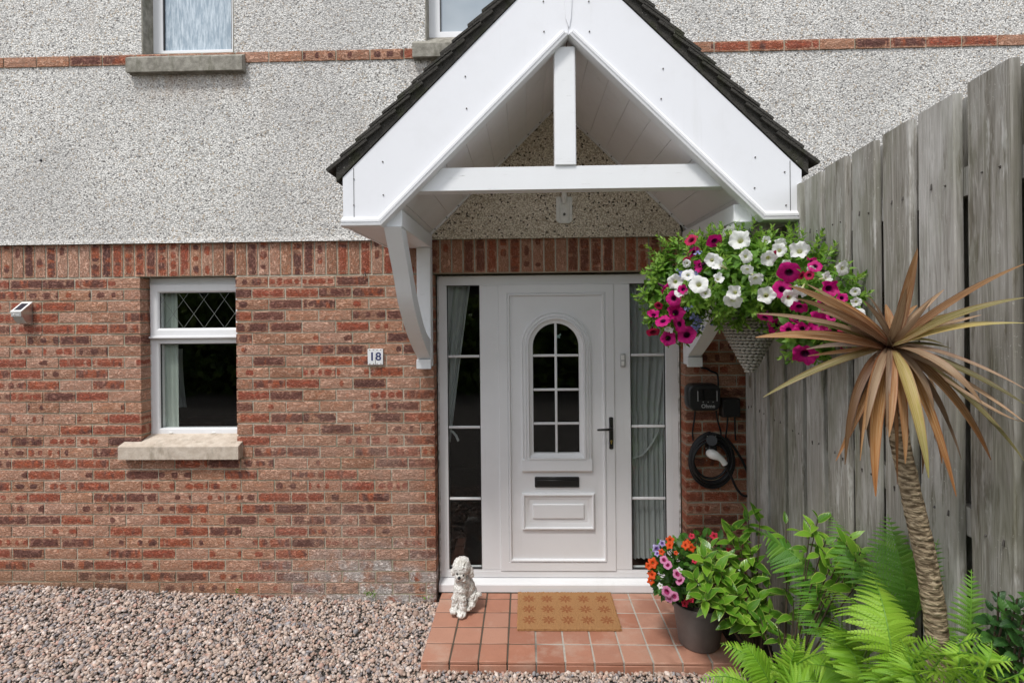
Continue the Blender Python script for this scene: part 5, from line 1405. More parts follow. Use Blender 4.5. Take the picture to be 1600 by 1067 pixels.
def flower_mesh(name, mat, lobes=5, tube=.9, ruffle=.12, notch=.10, seed=0, flat=.28, nr=6, na=30):
    "unit-radius trumpet opening along +x"
    r = random.Random(seed); ph = r.uniform(0, 6); vs = []; uv = []
    for j in range(nr + 1):
        t = j / nr
        for i in range(na):
            a = 2 * math.pi * i / na
            if t < .3: rr = .10 + .12 * t / .3; x = -tube * (1 - t / .3)
            else:
                q = (t - .3) / .7; lob = 1 - notch * (.5 - .5 * math.cos(lobes * a)) * q; rr = (.22 + .78 * q ** .8) * lob
                x = flat * q ** .7 - .16 * q ** 3 + ruffle * q * q * math.sin(lobes * a * 2 + ph) * .5 + ruffle * .6 * q * q * math.sin(3 * a + ph * 2)
            vs.append((x, rr * math.cos(a), rr * math.sin(a))); uv.append((min(1, max(0, (t - .25) / .75)), a / (2 * math.pi), 0))
    fs = []
    for j in range(nr):
        for i in range(na): fs.append((j * na + i, j * na + (i + 1) % na, (j + 1) * na + (i + 1) % na, (j + 1) * na + i))
    me = np_mesh(name, np.array(vs), np.array(fs), {'luv': ('FLOAT_VECTOR', np.array(uv))}, True); me.materials.append(mat); return me
def rv(r, s=1.0): return Vector((r.gauss(0, s), r.gauss(0, s), r.gauss(0, s)))
def fence_x(y): return 1.443 + .107 * y - .030
def yf(px, y, mg=.05):
    "nearest depth plane that keeps a point seen at column px in front of the fence"
    return y if px < 1160 else min(y, -3.48 + 877 / max(60, px - 907.7) - mg)

# ------------------------------------------------------------------ hanging basket
HC = at(1171, 485, -.86)                       # rim centre
tipz = az(1171, 582, -.86); rimr = .165
bas = thing('hanging_basket', 'cone shaped grey woven rattan hanging basket on chains beside the porch', 'hanging basket', (HC.x, HC.y, tipz))
def weave_mat():
    g = G('grey_rattan'); n = g.noise(g.pos(), 120, 4, .6)
    c = g.mix(n, (0.20, 0.18, 0.15), (0.62, 0.58, 0.52)); return g.done(g.pb(c, .8, g.bump(n, .7, .003), .2))
MAT['rattan'] = weave_mat()
m = MB(); m.lathe([(.006, tipz + .008), (rimr * .5 - .006, tipz + (HC.z - tipz) * .5), (rimr - .008, HC.z)], (HC.x, HC.y, 0), 28); obj('liner', m, MAT['soil'], bas, 50)
m = MB(); rows = 19; rw = random.Random(5)
for k in range(rows):
    t = (k + .5) / rows; z = tipz + (HC.z - tipz) * t; R_ = .008 + (rimr - .008) * t; nb = max(5, int(2 * math.pi * R_ / .021)); h_ = (HC.z - tipz) / rows
    for i in range(nb):
        a = 2 * math.pi * (i + .5 * (k % 2)) / nb; a2 = .56 * 2 * math.pi / nb; pts = []
        for q in (-1, -.45, .45, 1):
            aa = a + a2 * q; rr = R_ + (.0085 if abs(q) < .9 else -.002); pts.append((HC.x + rr * math.cos(aa), HC.y + rr * math.sin(aa), z + q * h_ * .22 * (1 if k % 2 else -1)))
        m.tube(pts, [.003, h_ * .47, h_ * .47, .003], 6, False)
obj('weave', m, MAT['rattan'], bas, 70, kind='stuff', fix=False)
m = MB(); m.tube([(HC.x + rimr * math.cos(a), HC.y + rimr * math.sin(a), HC.z) for a in [2 * math.pi * i / 28 for i in range(29)]], .009, 7, False); obj('rim', m, MAT['rattan'], bas, 60)
hook = at(1169.5, 352, -.86); top = Vector((1.075, -.872, 2.374))
for i in range(3):
    a = .5 + i * 2.094; m = MB(); p0 = Vector((HC.x + rimr * math.cos(a), HC.y + rimr * math.sin(a), HC.z)); n = 26
    for k in range(n):
        q0 = p0.lerp(hook, k / n); q1 = p0.lerp(hook, (k + 1.3) / n); sd_ = Vector((.003, 0, 0)) if k % 2 else Vector((0, .003, 0))
        m.tube([q0 + sd_, q1 + sd_], .0011, 4); m.tube([q0 - sd_, q1 - sd_], .0011, 4)
    obj('chain', m, MAT['black_metal'], bas, None, fix=False)
m = MB(); m.tube([hook + Vector((0, 0, -.012)), hook + Vector((.010, 0, 0)), hook + Vector((.004, 0, .02)), Vector((hook.x, hook.y, 2.33)), top + Vector((0, 0, -.03)), top], .0032, 7); obj('hook', m, MAT['black_metal'], bas, 60)

pet = thing('petunia_plant', 'mass of trailing petunias with white and magenta blooms spilling over the woven basket', 'flowers', (HC.x, HC.y, HC.z))
ELL = [(at(1170, 442, -.92), (.40, .34, .200)), (at(1070, 430, -.80), (.17, .16, .17)), (at(1055, 490, -.78), (.13, .13, .17)), (at(1045, 455, -.78), (.13, .12, .17)), (at(1262, 450, -1.18), (.15, .22, .18)), (at(1300, 470, -1.40), (.085, .12, .14)), (at(1318, 490, -1.47), (.06, .09, .11)),
       (at(1262, 520, -1.24), (.12, .12, .10)), (at(1150, 402, -.88), (.24, .20, .11)), (at(1235, 408, -1.0), (.18, .2, .10)), (at(1180, 462, -1.0), (.30, .22, .08))]
def ell_pts(n, rmin, rmax, ells, rr_):
    P = []; Nn = []
    wts = [e[1][0] * e[1][2] + .003 for e in ells]
    while len(P) < n:
        c, r_ = rr_.choices(ells, wts)[0]; u = rv(rr_).normalized(); k = rr_.uniform(rmin, rmax)
        p = c + Vector((u.x * r_[0], u.y * r_[1], u.z * r_[2])) * k
        if any(((p.x - c2.x) / q[0]) ** 2 + ((p.y - c2.y) / q[1]) ** 2 + ((p.z - c2.z) / q[2]) ** 2 < .5 for c2, q in ells) and k > .85: continue
        if p.x > fence_x(p.y) or (p.y > -.60): continue
        P.append(p); Nn.append(Vector((u.x / r_[0], u.y / r_[1], u.z / r_[2])).normalized())
    return P, Nn
rp_ = random.Random(31)
tm_s = leaf_template(3, .42, .3, .25); parts = []
# inner filling of broader leaves
P, Nn = ell_pts(2600, .35, .88, ELL, rp_)
Pn = np.array([p[:] for p in P]); Dn = np.array([(n * .6 + rv(rp_, .6) + Vector((0, 0, .1)))[:] for n in Nn]); Un = np.array([(n + rv(rp_, .4) + Vector((0, -.1, .6)))[:] for n in Nn])
parts.append(leaf_cloud(Pn, Dn, Un, RNG.uniform(.038, .065, len(Pn)), leaf_template(3, .55, .25, .3), RNG.uniform(0, .6, len(Pn))))
# shoots: stem with a spiral of leaves, brighter at the tip
P, Nn = ell_pts(470, .78, .97, ELL, rp_); LP = []; LD = []; LU = []; LL = []; LR = []; sm = MB()
for p, n in zip(P, Nn):
    d = (n + Vector((0, -.25, .45)) + rv(rp_, .28)).normalized(); ln = rp_.uniform(.04, .075)
    if n.z > .5: ln *= 1.25
    b0 = p - d * .02; tip = p + d * ln; k_ = rp_.randint(9, 13); sm.tube([b0, b0.lerp(tip, .5), tip], .0014, 4, False)
    s1 = d.orthogonal().normalized(); s2 = d.cross(s1); tone = rp_.uniform(-.15, .15)
    for i in range(k_):
        t = i / (k_ - 1); a = i * 2.4 + rp_.uniform(-.3, .3); out = s1 * math.cos(a) + s2 * math.sin(a)
        LP.append(b0.lerp(tip, .15 + .85 * t)); LD.append(out * (1.0 - .55 * t) + d * (.35 + 1.1 * t * t)); LU.append(d + out * -.2 + Vector((0, 0, .2)))
        LL.append(rp_.uniform(.040, .056) * (1 - .50 * t)); LR.append(min(.99, max(0, .30 + .65 * t + tone)))
tofl = lambda A: np.array([v[:] for v in A])
LPa = tofl(LP); ok = LPa[:, 0] < 1.443 + .107 * LPa[:, 1] - .005
parts.append(leaf_cloud(LPa[ok], tofl(LD)[ok], tofl(LU)[ok], np.array(LL)[ok], leaf_template(3, .44, .3, .2), np.array(LR)[ok]))
cloud_obj('leaves', parts, MAT['leaf_petunia'], pet); obj('stems', sm, MAT['stem'], pet, kind='stuff', fix=False)
FW = [flower_mesh('flower', MAT['petal_white'], seed=i, notch=.10 + .05 * i, ruffle=.20 + .12 * i, tube=1.1, flat=(.22, .45, .7)[i]) for i in range(3)]
FM = [flower_mesh('flower', MAT['petal_magenta'], seed=10 + i, notch=.10 + .06 * i, ruffle=.14 + .12 * i, flat=(.2, .4, .65)[i]) for i in range(3)]
FR = [flower_mesh('flower', MAT['petal_red'], seed=20 + i, notch=.12, ruffle=.12) for i in range(2)]
def yon(px, py):
    "depth of the front surface of the foliage at this place"
    best = None; o_ = CAM; d = (at(px, py, 0) - CAM).normalized()
    for c, r_ in ELL:
        oc = Vector(((o_.x - c.x) / r_[0], (o_.y - c.y) / r_[1], (o_.z - c.z) / r_[2])); dd = Vector((d.x / r_[0], d.y / r_[1], d.z / r_[2]))
        A = dd.dot(dd); B = 2 * oc.dot(dd); C_ = oc.dot(oc) - 1.0; dis = B * B - 4 * A * C_
        if dis < 0: continue
        t = (-B - math.sqrt(dis)) / (2 * A); y = (o_ + d * t).y; best = y if best is None else min(best, y)
    return best
white = [(615, 100, 38), (697, 162, 68), (500, 295, 52), (735, 270, 42), (875, 160, 32), (962, 190, 46), (968, 228, 50), (890, 280, 54), (1108, 235, 64), (1405, 352, 44), (245, 445, 56), (408, 465, 62), (455, 525, 40), (287, 516, 38), (660, 520, 52), (645, 575, 50), (875, 540, 64), (1035, 555, 58), (1495, 515, 34), (1500, 585, 36), (1512, 672, 48), (325, 318, 30), (1190, 360, 30), (205, 768, 24), (560, 330, 40), (800, 420, 44), (745, 360, 36), (540, 430, 34), (1120, 500, 40), (1290, 420, 36), (335, 400, 40), (1010, 330, 36)]
mag = [(235, 562, 54), (245, 662, 62), (275, 740, 46), (325, 815, 62), (195, 838, 56), (95, 680, 34), (1035, 378, 72), (985, 500, 62), (1305, 490, 58), (1215, 340, 40), (1188, 302, 26), (945, 755, 60), (1032, 782, 54), (1218, 722, 70), (1145, 940, 70), (1105, 612, 46), (1405, 918, 26), (515, 160, 46), (370, 237, 38), (1330, 690, 36), (420, 330, 36), (165, 480, 40), (300, 500, 36), (870, 690, 44), (1130, 770, 50), (1290, 800, 40), (1270, 600, 40), (160, 720, 44), (1400, 560, 36), (1080, 720, 40)]
red = [(357, 160, 38), (327, 295, 26), (90, 790, 38), (130, 610, 28), (930, 258, 26), (1175, 402, 34), (1388, 812, 26), (1120, 400, 24)]
rq = random.Random(8)
for lst, mm, lab in ((white, FW, 'white'), (mag, FM, 'magenta'), (red, FR, 'red')):
    for (x, y, r) in lst:
        px, py = 1000 + x / 4.444, 340 + y / 4.444; Y = yon(px, py); Y = (-.80 - (px - 1015) / 330 * .45) if Y is None else Y
        Y = yf(px, Y - .085, .06); p = at(px, py, Y)
        sc_ = (p.y - CAM.y); R_ = r / 4.444 / 2 / F * sc_ * 1.0
        tc = (CAM - p).normalized(); big = r > 48
        d = (tc + rv(rq, .30 if big else .6) + Vector(((px - 1180) / 500, 0, -.05 if y > 500 else .12))).normalized()
        R_ = R_ / max(.75, d.dot(tc)) * (2.0 if big else 1.95)
        o = place('flower', mm[rq.randrange(len(mm))], pet, p, d, rv(rq), R_)
        if lab != 'white': o['label'] = {'magenta': 'magenta bloom with dark throat', 'red': 'crimson bloom'}[lab]
        else: o['label'] = 'white bloom'
# small pale buds and blue lobelia
fl_l = flower_mesh('tmpf', MAT['lobelia'], lobes=3, tube=.6, notch=.45, nr=3, na=9); tv = np.empty(len(fl_l.vertices) * 3); fl_l.vertices.foreach_get('co', tv); tv = tv.reshape(-1, 3)
tf = np.array([list(p.vertices) for p in fl_l.polygons]); tu = np.empty(len(tv) * 3); fl_l.attributes['luv'].data.foreach_get('vector', tu); tu = tu.reshape(-1, 3)
LPx = []
for (cx_, cy_, sx_, sy_, n) in ((355, 405, 40, 35, 16), (280, 385, 22, 20, 6), (330, 635, 22, 16, 7), (395, 735, 40, 55, 30), (365, 690, 20, 16, 6), (380, 790, 30, 25, 12), (410, 240, 18, 25, 6), (515, 740, 30, 18, 8)):
    for i in range(n):
        x, y = cx_ + rq.gauss(0, sx_ * .6), cy_ + rq.gauss(0, sy_ * .6); px, py = 1000 + x / 4.444, 340 + y / 4.444; Y = yon(px, py); Y = -.80 if Y is None else Y; LPx.append(at(px, py, Y - .07 + rq.uniform(0, .03)))
Dl = tofl([((CAM - p).normalized() + rv(rq, .5)) for p in LPx])
cloud_obj('lobelia_flowers', [leaf_cloud(tofl(LPx), Dl, RNG.normal(size=(len(LPx), 3)), RNG.uniform(.007, .011, len(LPx)), (tv, tf, tu))], MAT['lobelia'], pet)
m = MB(); rl = random.Random(3)
for p in LPx[::2]:
    m.tube([p, p + Vector((rl.uniform(-.02, .02), .03, .05 + rl.uniform(0, .03)))], .0009, 3, False)
obj('lobelia_stems', m, MAT['stem'], pet, kind='stuff', fix=False)

# ------------------------------------------------------------------ flower pot with busy lizzies
PCX, PCY = ax(1091, 1000, -.46) + .0, -.47
pot = thing('plant_pot', 'round taupe plastic plant pot on the right end of the tiled step', 'plant pot', (PCX, PCY, STOP))
MAT['potplastic'] = plain('taupe_pot', (0.155, 0.135, 0.125), .5, vary=.35, nscale=14, bumpd=.001)
m = MB(); m.lathe([(.0, STOP + .002), (.104, STOP + .002), (.112, STOP + .012), (.140, STOP + .21), (.149, STOP + .215), (.152, STOP + .245), (.146, STOP + .247), (.138, STOP + .20), (0, STOP + .20)], (PCX, PCY, 0), 48); obj('body', m, MAT['potplastic'], pot, 45)
m = MB(); m.lathe([(0, STOP + .228), (.08, STOP + .226), (.139, STOP + .215)], (PCX, PCY, 0), 24); obj('soil', m, MAT['soil'], pot, 60)
imp = thing('impatiens_plant', 'busy lizzie with orange, pink and coral flowers growing in the taupe pot', 'flowers', (PCX, PCY, STOP + .225))
EL2 = [(at(1058, 880, -.50), (.135, .12, .135)), (at(1100, 865, -.44), (.16, .12, .12)), (at(1045, 905, -.56), (.09, .10, .09)), (at(1120, 900, -.50), (.12, .12, .10))]
def ell2(n, rmin, rmax, ells, r_):
    P = []; Nn = []
    while len(P) < n:
        c, q = r_.choice(ells); u = rv(r_).normalized(); k = r_.uniform(rmin, rmax); P.append(c + Vector((u.x * q[0], u.y * q[1], u.z * q[2])) * k); Nn.append(u)
    return P, Nn
ri = random.Random(44); P, Nn = ell2(620, .5, 1.0, EL2, ri)
parts = [leaf_cloud(tofl(P), tofl([n + Vector((0, 0, .1)) + rv(ri, .4) for n in Nn]), tofl([n * .7 + Vector((0, -.3, .8)) + rv(ri, .2) for n in Nn]), RNG.uniform(.035, .062, len(P)), leaf_template(4, .62, .18, .25))]
cloud_obj('leaves', parts, MAT['leaf_impatiens'], imp)
m = MB()
for p, n in list(zip(P, Nn))[::5]: m.tube([(PCX + ri.uniform(-.06, .06), PCY + ri.uniform(-.06, .06), STOP + .225), (p + Vector((PCX, PCY, STOP + .3))) / 2, p], .0025, 5, False)
obj('stems', m, MAT['stem'], imp, kind='stuff', fix=False)
ELL_save = ELL; ELL = EL2
sets = [('orange', 'petal_orange', .34, [(165, 282, 34), (160, 318, 34), (105, 365, 26), (270, 318, 34), (312, 335, 34), (287, 298, 24), (205, 370, 18), (45, 440, 42), (15, 462, 30), (38, 522, 36), (30, 566, 30)]),
        ('coral', 'petal_coral', .3, [(315, 255, 24), (470, 255, 34), (455, 372, 22), (335, 425, 24), (290, 690, 28), (267, 722, 28), (312, 698, 22), (485, 685, 16), (555, 415, 20), (575, 355, 24)]),
        ('pink', 'petal_pink', .3, [(122, 420, 34), (148, 455, 34), (215, 518, 40), (235, 562, 40), (142, 640, 46), (195, 672, 36), (160, 680, 36)]),
        ('lilac', 'petal_lilac', .3, [(110, 305, 28), (70, 345, 40), (75, 375, 24)]), ('white', 'petal_white', .2, [(95, 600, 24), (230, 490, 26)])]
for nm, mt, fl_, lst in sets:
    mm = [flower_mesh('flower', MAT[mt], seed=60 + i, tube=.5, notch=.30 if nm != 'pink' else .12, ruffle=.16, flat=.16) for i in range(2)]
    for (x, y, r) in lst:
        px, py = 1010 + x / 4.444, 780 + y / 4.444; Y = yon(px, py); Y = -.55 if Y is None else Y
        p = at(px, py, Y - .06); tc = (CAM - p).normalized(); d = (tc + rv(ri, .28) + Vector((-.15, 0, .15))).normalized()
        o = place('flower', mm[ri.randrange(2)], imp, p, d, rv(ri), r / 4.444 / 2 / F * (p.y - CAM.y) * 1.85); o['label'] = nm + ' bloom'
ELL = ELL_save

# ------------------------------------------------------------------ broad leaved shrubs
def shrub(name, label, base, tips, mat, nl, Lr, seed, leafW=.40, meshes=5, spread=.75, stemr=.005):
    r = random.Random(seed); t = thing(name, label, 'shrub', base); LM = [leaf_mesh('leaf', MAT[mat], n=5, W=leafW * r.uniform(.9, 1.1), fold=r.uniform(.15, .35), curl=r.uniform(.10, .40)) for _ in range(meshes)]
    base = Vector(base); cnt = 0
    for (px, py, Y, k) in tips:
        p = at(px, py, yf(px, Y, .10)); v = p - base; mid = base + v * .5 + Vector((0, 0, .10 * v.length)) + rv(r, .015)
        m = MB(); pts = [base.lerp(mid, u).lerp(mid.lerp(p, u), u) for u in [i / 8 for i in range(9)]]; m.tube(pts, [stemr * (1 - .6 * i / 8) for i in range(9)], 6, False); obj('stem', m, MAT['woodstem'], t, 60, fix=False)
        d = (pts[-1] - pts[-2]).normalized(); d = (d + Vector((0, -.35, .25))).normalized(); s1 = d.orthogonal().normalized(); s2 = d.cross(s1)
        for i in range(k):
            f = i / max(1, k - 1); a = i * 2.4 + r.uniform(-.35, .35); out = s1 * math.cos(a) + s2 * math.sin(a)
            q = p - d * (.11 * (1 - f)) ; dd = (out * (1.15 - .55 * f) + d * (.15 + .8 * f) + Vector((0, -.10, -.10 * (1 - f)))).normalized()
            L_ = r.uniform(*Lr) * (1 - .35 * max(0, f - .7) / .3)
            e = q + dd * L_
            if e.x > fence_x(e.y) + .02: dd.x -= .8; dd.normalize()
            place('leaf', LM[r.randrange(meshes)], t, q, dd, d + Vector((0, -.25, .45)) + rv(r, .15), L_); cnt += 1
    return t
def S3(x, y): return 1010 + x / 4.444, 780 + y / 4.444
T = []
for (x, y, Y, k) in ((705, 95, -.62, 7), (790, 130, -.66, 5), (585, 190, -.60, 8), (640, 280, -.64, 8), (720, 350, -.66, 8), (400, 400, -.74, 9), (480, 470, -.76, 8), (330, 545, -.80, 7), (560, 560, -.76, 8), (650, 470, -.70, 8),
                     (390, 670, -.84, 8), (510, 700, -.84, 8), (620, 640, -.78, 8), (720, 560, -.72, 8), (780, 680, -.78, 7), (700, 760, -.82, 7), (820, 830, -.86, 6), (600, 790, -.84, 6), (850, 590, -.74, 5), (740, 450, -.66, 7), (450, 330, -.68, 6), (560, 400, -.68, 7), (860, 760, -.84, 4), (430, 560, -.80, 6)):
    T.append((*S3(x, y), Y, k))
shrub('broadleaf_shrub', 'glossy evergreen shrub with pale edged leaves, leaning over the taupe pot', (1.225, -.66, .03), T, 'leaf_shrub', 7, (.080, .122), 71, .44)
shrub('broadleaf_shrub', 'darker glossy shrub behind the ferns, against the middle of the fence', (1.20, -.98, .03), [(1278, 812, -1.02, 7), (1290, 845, -1.06, 7), (1330, 838, -1.14, 7), (1345, 862, -1.16, 6), (1318, 892, -1.14, 6), (1300, 880, -1.10, 6), (1265, 835, -1.04, 5), (1234, 905, -.96, 5), (1240, 940, -1.0, 5), (1290, 930, -1.08, 6), (1228, 818, -.92, 4), (1345, 905, -1.2, 5), (1215, 975, -.95, 6), (1188, 965, -.88, 5), (1255, 985, -1.05, 5)], 'leaf_shrub', 6, (.065, .100), 72)
shrub('garden_bush', 'dark small leaved bush at the lower right, by the foot of the fence', (1.16, -2.02, .03), [(x, y, Y, 8) for x, y, Y in ((1572, 950, -1.95), (1590, 935, -1.98), (1600, 960, -2.0), (1580, 985, -2.0), (1560, 1005, -1.96), (1595, 1010, -2.02), (1570, 1035, -2.0), (1600, 1045, -2.05), (1545, 1040, -1.95), (1615, 985, -2.05), (1588, 1060, -2.05), (1560, 925, -1.9), (1556, 975, -1.92), (1610, 930, -2.0))], 'leaf_dark', 8, (.026, .042), 73, .62)

# ------------------------------------------------------------------ ferns
def pinna_template(n=12):
    "unit long pinna along x: toothed leaflets both sides of a thin midrib"
    vs = []; fs = []; uv = []
    for i in range(n):
        t0 = i / n; t1 = (i + .92) / n; tm = (i + .75) / n; w_ = .150 * (1 - t0) ** .75 * (1 if i else .8) + .006
        for s in (-1, 1):
            o = len(vs); vs += [(t0, 0, 0), (t1, 0, 0), (tm + .035, s * w_, -.25 * w_), (t0 + .02, s * w_ * .88, -.25 * w_)]; uv += [(t0, 0, 0), (t1, 0, 0), (t1, s, 0), (t0, s, 0)]; fs.append((o, o + 1, o + 2, o + 3) if s > 0 else (o + 3, o + 2, o + 1, o))
    return np.array(vs), np.array(fs), np.array(uv, float)
PT = pinna_template()
def frond(parent, mat, b, mid, tip, half, seed, npair=26, up=Vector((0, -.55, .8)), droop=.25, r0=.16):
    r = random.Random(seed); b, mid, tip = Vector(b), Vector(mid), Vector(tip)
    C_ = lambda u: b.lerp(mid, u).lerp(mid.lerp(tip, u), u)
    P = []; D_ = []; U_ = []; L_ = []
    for i in range(npair):
        u = r0 + (1 - r0) * (i / (npair - 1)) ** .93; c = C_(u); t = (C_(min(1, u + .02)) - C_(u - .02)).normalized(); sd_ = t.cross(up).normalized(); nn = sd_.cross(t).normalized()
        v = (u - r0) / (1 - r0); prof = min(1, (.55 + v * 2.2)) * (1 - v ** 1.9) ** .85 + .02; 
        for s in (-1, 1):
            k = r.uniform(.92, 1.06); d = (sd_ * s * 1.0 + t * (.28 + .5 * v) - nn * droop * r.uniform(.6, 1.3) + rv(r, .035)).normalized()
            P.append(c + t * r.uniform(-.002, .002)); D_.append(d); U_.append(nn + rv(r, .10)); L_.append(half * prof * k)
    V, Fc, U, R_ = leaf_cloud(tofl(P), tofl(D_), tofl(U_), np.array(L_), PT, np.full(len(P), 0.0) + RNG.uniform(-.22, .22, len(P)) + r.uniform(.15, .85))
    # bend each pinna down a little along its length
    V = V.reshape(len(P), -1, 3); x = PT[0][:, 0]; V[:, :, 2] -= (x ** 2)[None] * np.array(L_)[:, None] * r.uniform(.10, .28); V = V.reshape(-1, 3)
    off = np.array(WORLD_OFF[parent.name]); R_ = np.clip(R_, 0, .97)
    me = np_mesh('frond', V - off, Fc, {'luv': ('FLOAT_VECTOR', U), 'rnd': ('FLOAT', R_)}, True); me.materials.append(MAT[mat])
    o = link('frond', me, None, parent)
    m = MB(); n = 16; m.tube([C_(i / n) - Vector(off) for i in range(n + 1)], [.0032 * (1 - .75 * i / n) for i in range(n + 1)], 5, False); st = link('midrib', mesh_of('midrib', m, 60, False), MAT['fern_b'], o)
    return o
def F8(x, y): return 1100 + x / 2.964, 707 + y / 2.964
def ferns(label, base, lst, seed):
    t = thing('fern', label, 'fern', base, 'ferns growing in the bed along the fence'); 
    SB = []
    for k, (mat, bx, by, bY, mx_, my_, mY, tx, ty, tY, half) in enumerate(lst):
        g8 = lambda x, y, Y, mg: at(*F8(x, y), yf(F8(x, y)[0], Y, mg)); q_ = (.16 if mat == 'fern_a' else 0) - (.05 if mat == 'fern_b' else 0); pb = g8(bx, by, bY, .12 + q_); pm = g8(mx_, my_, mY, .14 + q_ * 1.2); pt = g8(tx, ty, tY, .10 + q_); half *= (pm.y - CAM.y) / 2.03; ctrl = pm * 2 - (pb + pt) * .5
        SB.append(pb)
        frond(t, mat, pb, ctrl, pt, half, seed * 50 + k, npair=20 if half > .1 else 17)
    c0 = sum(SB, Vector()) / len(SB); off = WORLD_OFF[t.name]; m = MB(); cr = Vector((min(c0.x + .02, fence_x(c0.y) - .06), c0.y + .03, .03))
    for k, p in enumerate(SB):
        e = cr + Vector((.03 * math.cos(k * 2.1), .03 * math.sin(k * 2.1), 0)); q = Vector((e.x * .8 + p.x * .2, e.y * .8 + p.y * .2, p.z * .6))
        m.tube([e.lerp(q, u / 8).lerp(q.lerp(p, u / 8), u / 8) for u in range(9)], [.0045 - .0015 * u / 8 for u in range(9)], 5, False)
    obj('stipes', m, MAT['stem'], t, 60, kind='stuff', fix=False)
    rr2 = random.Random(seed)
    for k in range(8):                       # lower fronds round the crown
        a = rad(95 + k * 24 + rr2.uniform(-8, 8)); L_ = rr2.uniform(.34, .50); hz_ = rr2.uniform(.22, .52) * min(1, .65 / max(.3, c0.z))
        tip = cr + Vector((math.cos(a) * L_, math.sin(a) * L_, hz_)); mid = cr + Vector((math.cos(a) * L_ * .35, math.sin(a) * L_ * .35, hz_ * 1.05))
        if tip.y > -1.22 and tip.x < 1.15: continue
        tip.x = min(tip.x, fence_x(tip.y) - .03); frond(t, 'fern_b' if k % 2 else 'fern_a', cr, mid, tip, .11, seed * 90 + k, npair=20, up=Vector((-.1, -.15, .95)))
A, B_ = 'fern_a', 'fern_b'
ferns('large bright fern with a tall broad frond, before the spiky tree trunk', (1.10, -1.42, .03), [
    (A, 880, 1130, -1.30, 850, 800, -1.42, 765, 520, -1.48, .150), (A, 860, 860, -1.30, 700, 690, -1.36, 505, 600, -1.38, .105),
    (A, 900, 1000, -1.35, 1150, 930, -1.55, 1360, 985, -1.62, .085), (A, 860, 1100, -1.4, 1020, 1010, -1.55, 1180, 1060, -1.66, .10),
    (A, 700, 1090, -1.42, 690, 930, -1.50, 560, 850, -1.52, .105), (A, 800, 1110, -1.5, 900, 1030, -1.62, 1010, 900, -1.66, .09), (A, 720, 1130, -1.55, 620, 1010, -1.6, 480, 980, -1.62, .10), (A, 700, 1120, -1.4, 660, 900, -1.4, 600, 740, -1.38, .10), (A, 760, 1150, -1.5, 720, 1000, -1.5, 640, 880, -1.5, .10), (A, 860, 1150, -1.5, 960, 980, -1.6, 1080, 860, -1.66, .09)], 1)
ferns('bright fern at the foot of the leaning tree trunk, lowest at the picture edge', (1.02, -1.86, .03), [
    (A, 1000, 1150, -1.75, 1100, 950, -1.82, 1290, 850, -1.86, .10), (A, 960, 1130, -1.8, 900, 980, -1.8, 780, 860, -1.78, .10), (A, 1060, 1150, -1.85, 1220, 1010, -1.9, 1430, 960, -1.96, .10), (A, 960, 1150, -1.8, 960, 990, -1.8, 900, 850, -1.8, .09), (A, 1000, 1180, -1.8, 980, 1060, -1.84, 930, 930, -1.84, .085), (A, 1100, 1150, -1.85, 1180, 990, -1.9, 1160, 830, -1.9, .085), (A, 1180, 1170, -1.9, 1300, 1000, -1.95, 1330, 870, -1.98, .08), (A, 900, 1160, -1.8, 820, 1010, -1.8, 690, 930, -1.76, .10), (A, 1180, 1180, -1.9, 1380, 1060, -1.98, 1560, 1000, -2.02, .08), (A, 960, 1190, -1.8, 820, 1100, -1.8, 650, 1060, -1.76, .085), (A, 1120, 1190, -1.9, 1260, 1120, -1.95, 1480, 1120, -2.0, .08)], 6)
ferns('bright fern spreading low over the right corner of the tiled step', (1.02, -1.30, .03), [
    (A, 420, 1085, -1.30, 250, 960, -1.25, 75, 880, -1.18, .085), (A, 300, 1120, -1.35, 480, 950, -1.45, 745, 935, -1.50, .135), (A, 330, 1130, -1.3, 270, 1000, -1.3, 180, 870, -1.26, .085),
    (A, 250, 1130, -1.4, 130, 1040, -1.4, -30, 1055, -1.40, .06), (A, 380, 1140, -1.5, 450, 1060, -1.55, 640, 1080, -1.6, .10), (A, 380, 1120, -1.36, 400, 990, -1.4, 440, 860, -1.42, .08), (A, 300, 1140, -1.5, 180, 1100, -1.5, 60, 1090, -1.5, .07)], 2)
ferns('mid green fern standing behind the leaning tree trunk', (1.22, -1.10, .03), [
    (B_, 960, 840, -1.18, 920, 560, -1.22, 850, 285, -1.25, .150), (B_, 960, 840, -1.20, 1010, 640, -1.28, 1085, 400, -1.34, .10), (B_, 930, 900, -1.2, 850, 700, -1.24, 720, 520, -1.2, .12)], 3)
ferns('mid green fern leaning over the dark shrub in the middle of the fence', (1.18, -1.02, .03), [
    (B_, 800, 700, -1.12, 700, 470, -1.13, 575, 272, -1.12, .105), (B_, 640, 720, -1.06, 450, 500, -1.02, 250, 365, -.98, .125), (B_, 620, 780, -1.08, 520, 640, -1.06, 420, 560, -1.0, .09),
    (B_, 640, 900, -1.12, 560, 780, -1.12, 440, 640, -1.05, .11), (A, 760, 900, -1.2, 640, 820, -1.25, 500, 830, -1.22, .10)], 4)
ferns('mid green fern upright to the right of the spiky tree trunk', (1.16, -1.80, .03), [
    (B_, 1215, 1010, -1.75, 1235, 760, -1.80, 1238, 540, -1.82, .085), (B_, 1230, 1030, -1.8, 1330, 860, -1.9, 1450, 850, -1.94, .075), (B_, 1200, 1010, -1.8, 1120, 820, -1.82, 1050, 720, -1.80, .06),
    (B_, 1240, 1100, -1.85, 1400, 980, -1.95, 1500, 1040, -1.98, .07), (B_, 1250, 1120, -1.9, 1300, 980, -1.92, 1400, 920, -1.95, .07), (A, 1200, 1150, -1.9, 1260, 1050, -1.95, 1330, 1080, -1.98, .08)], 5)

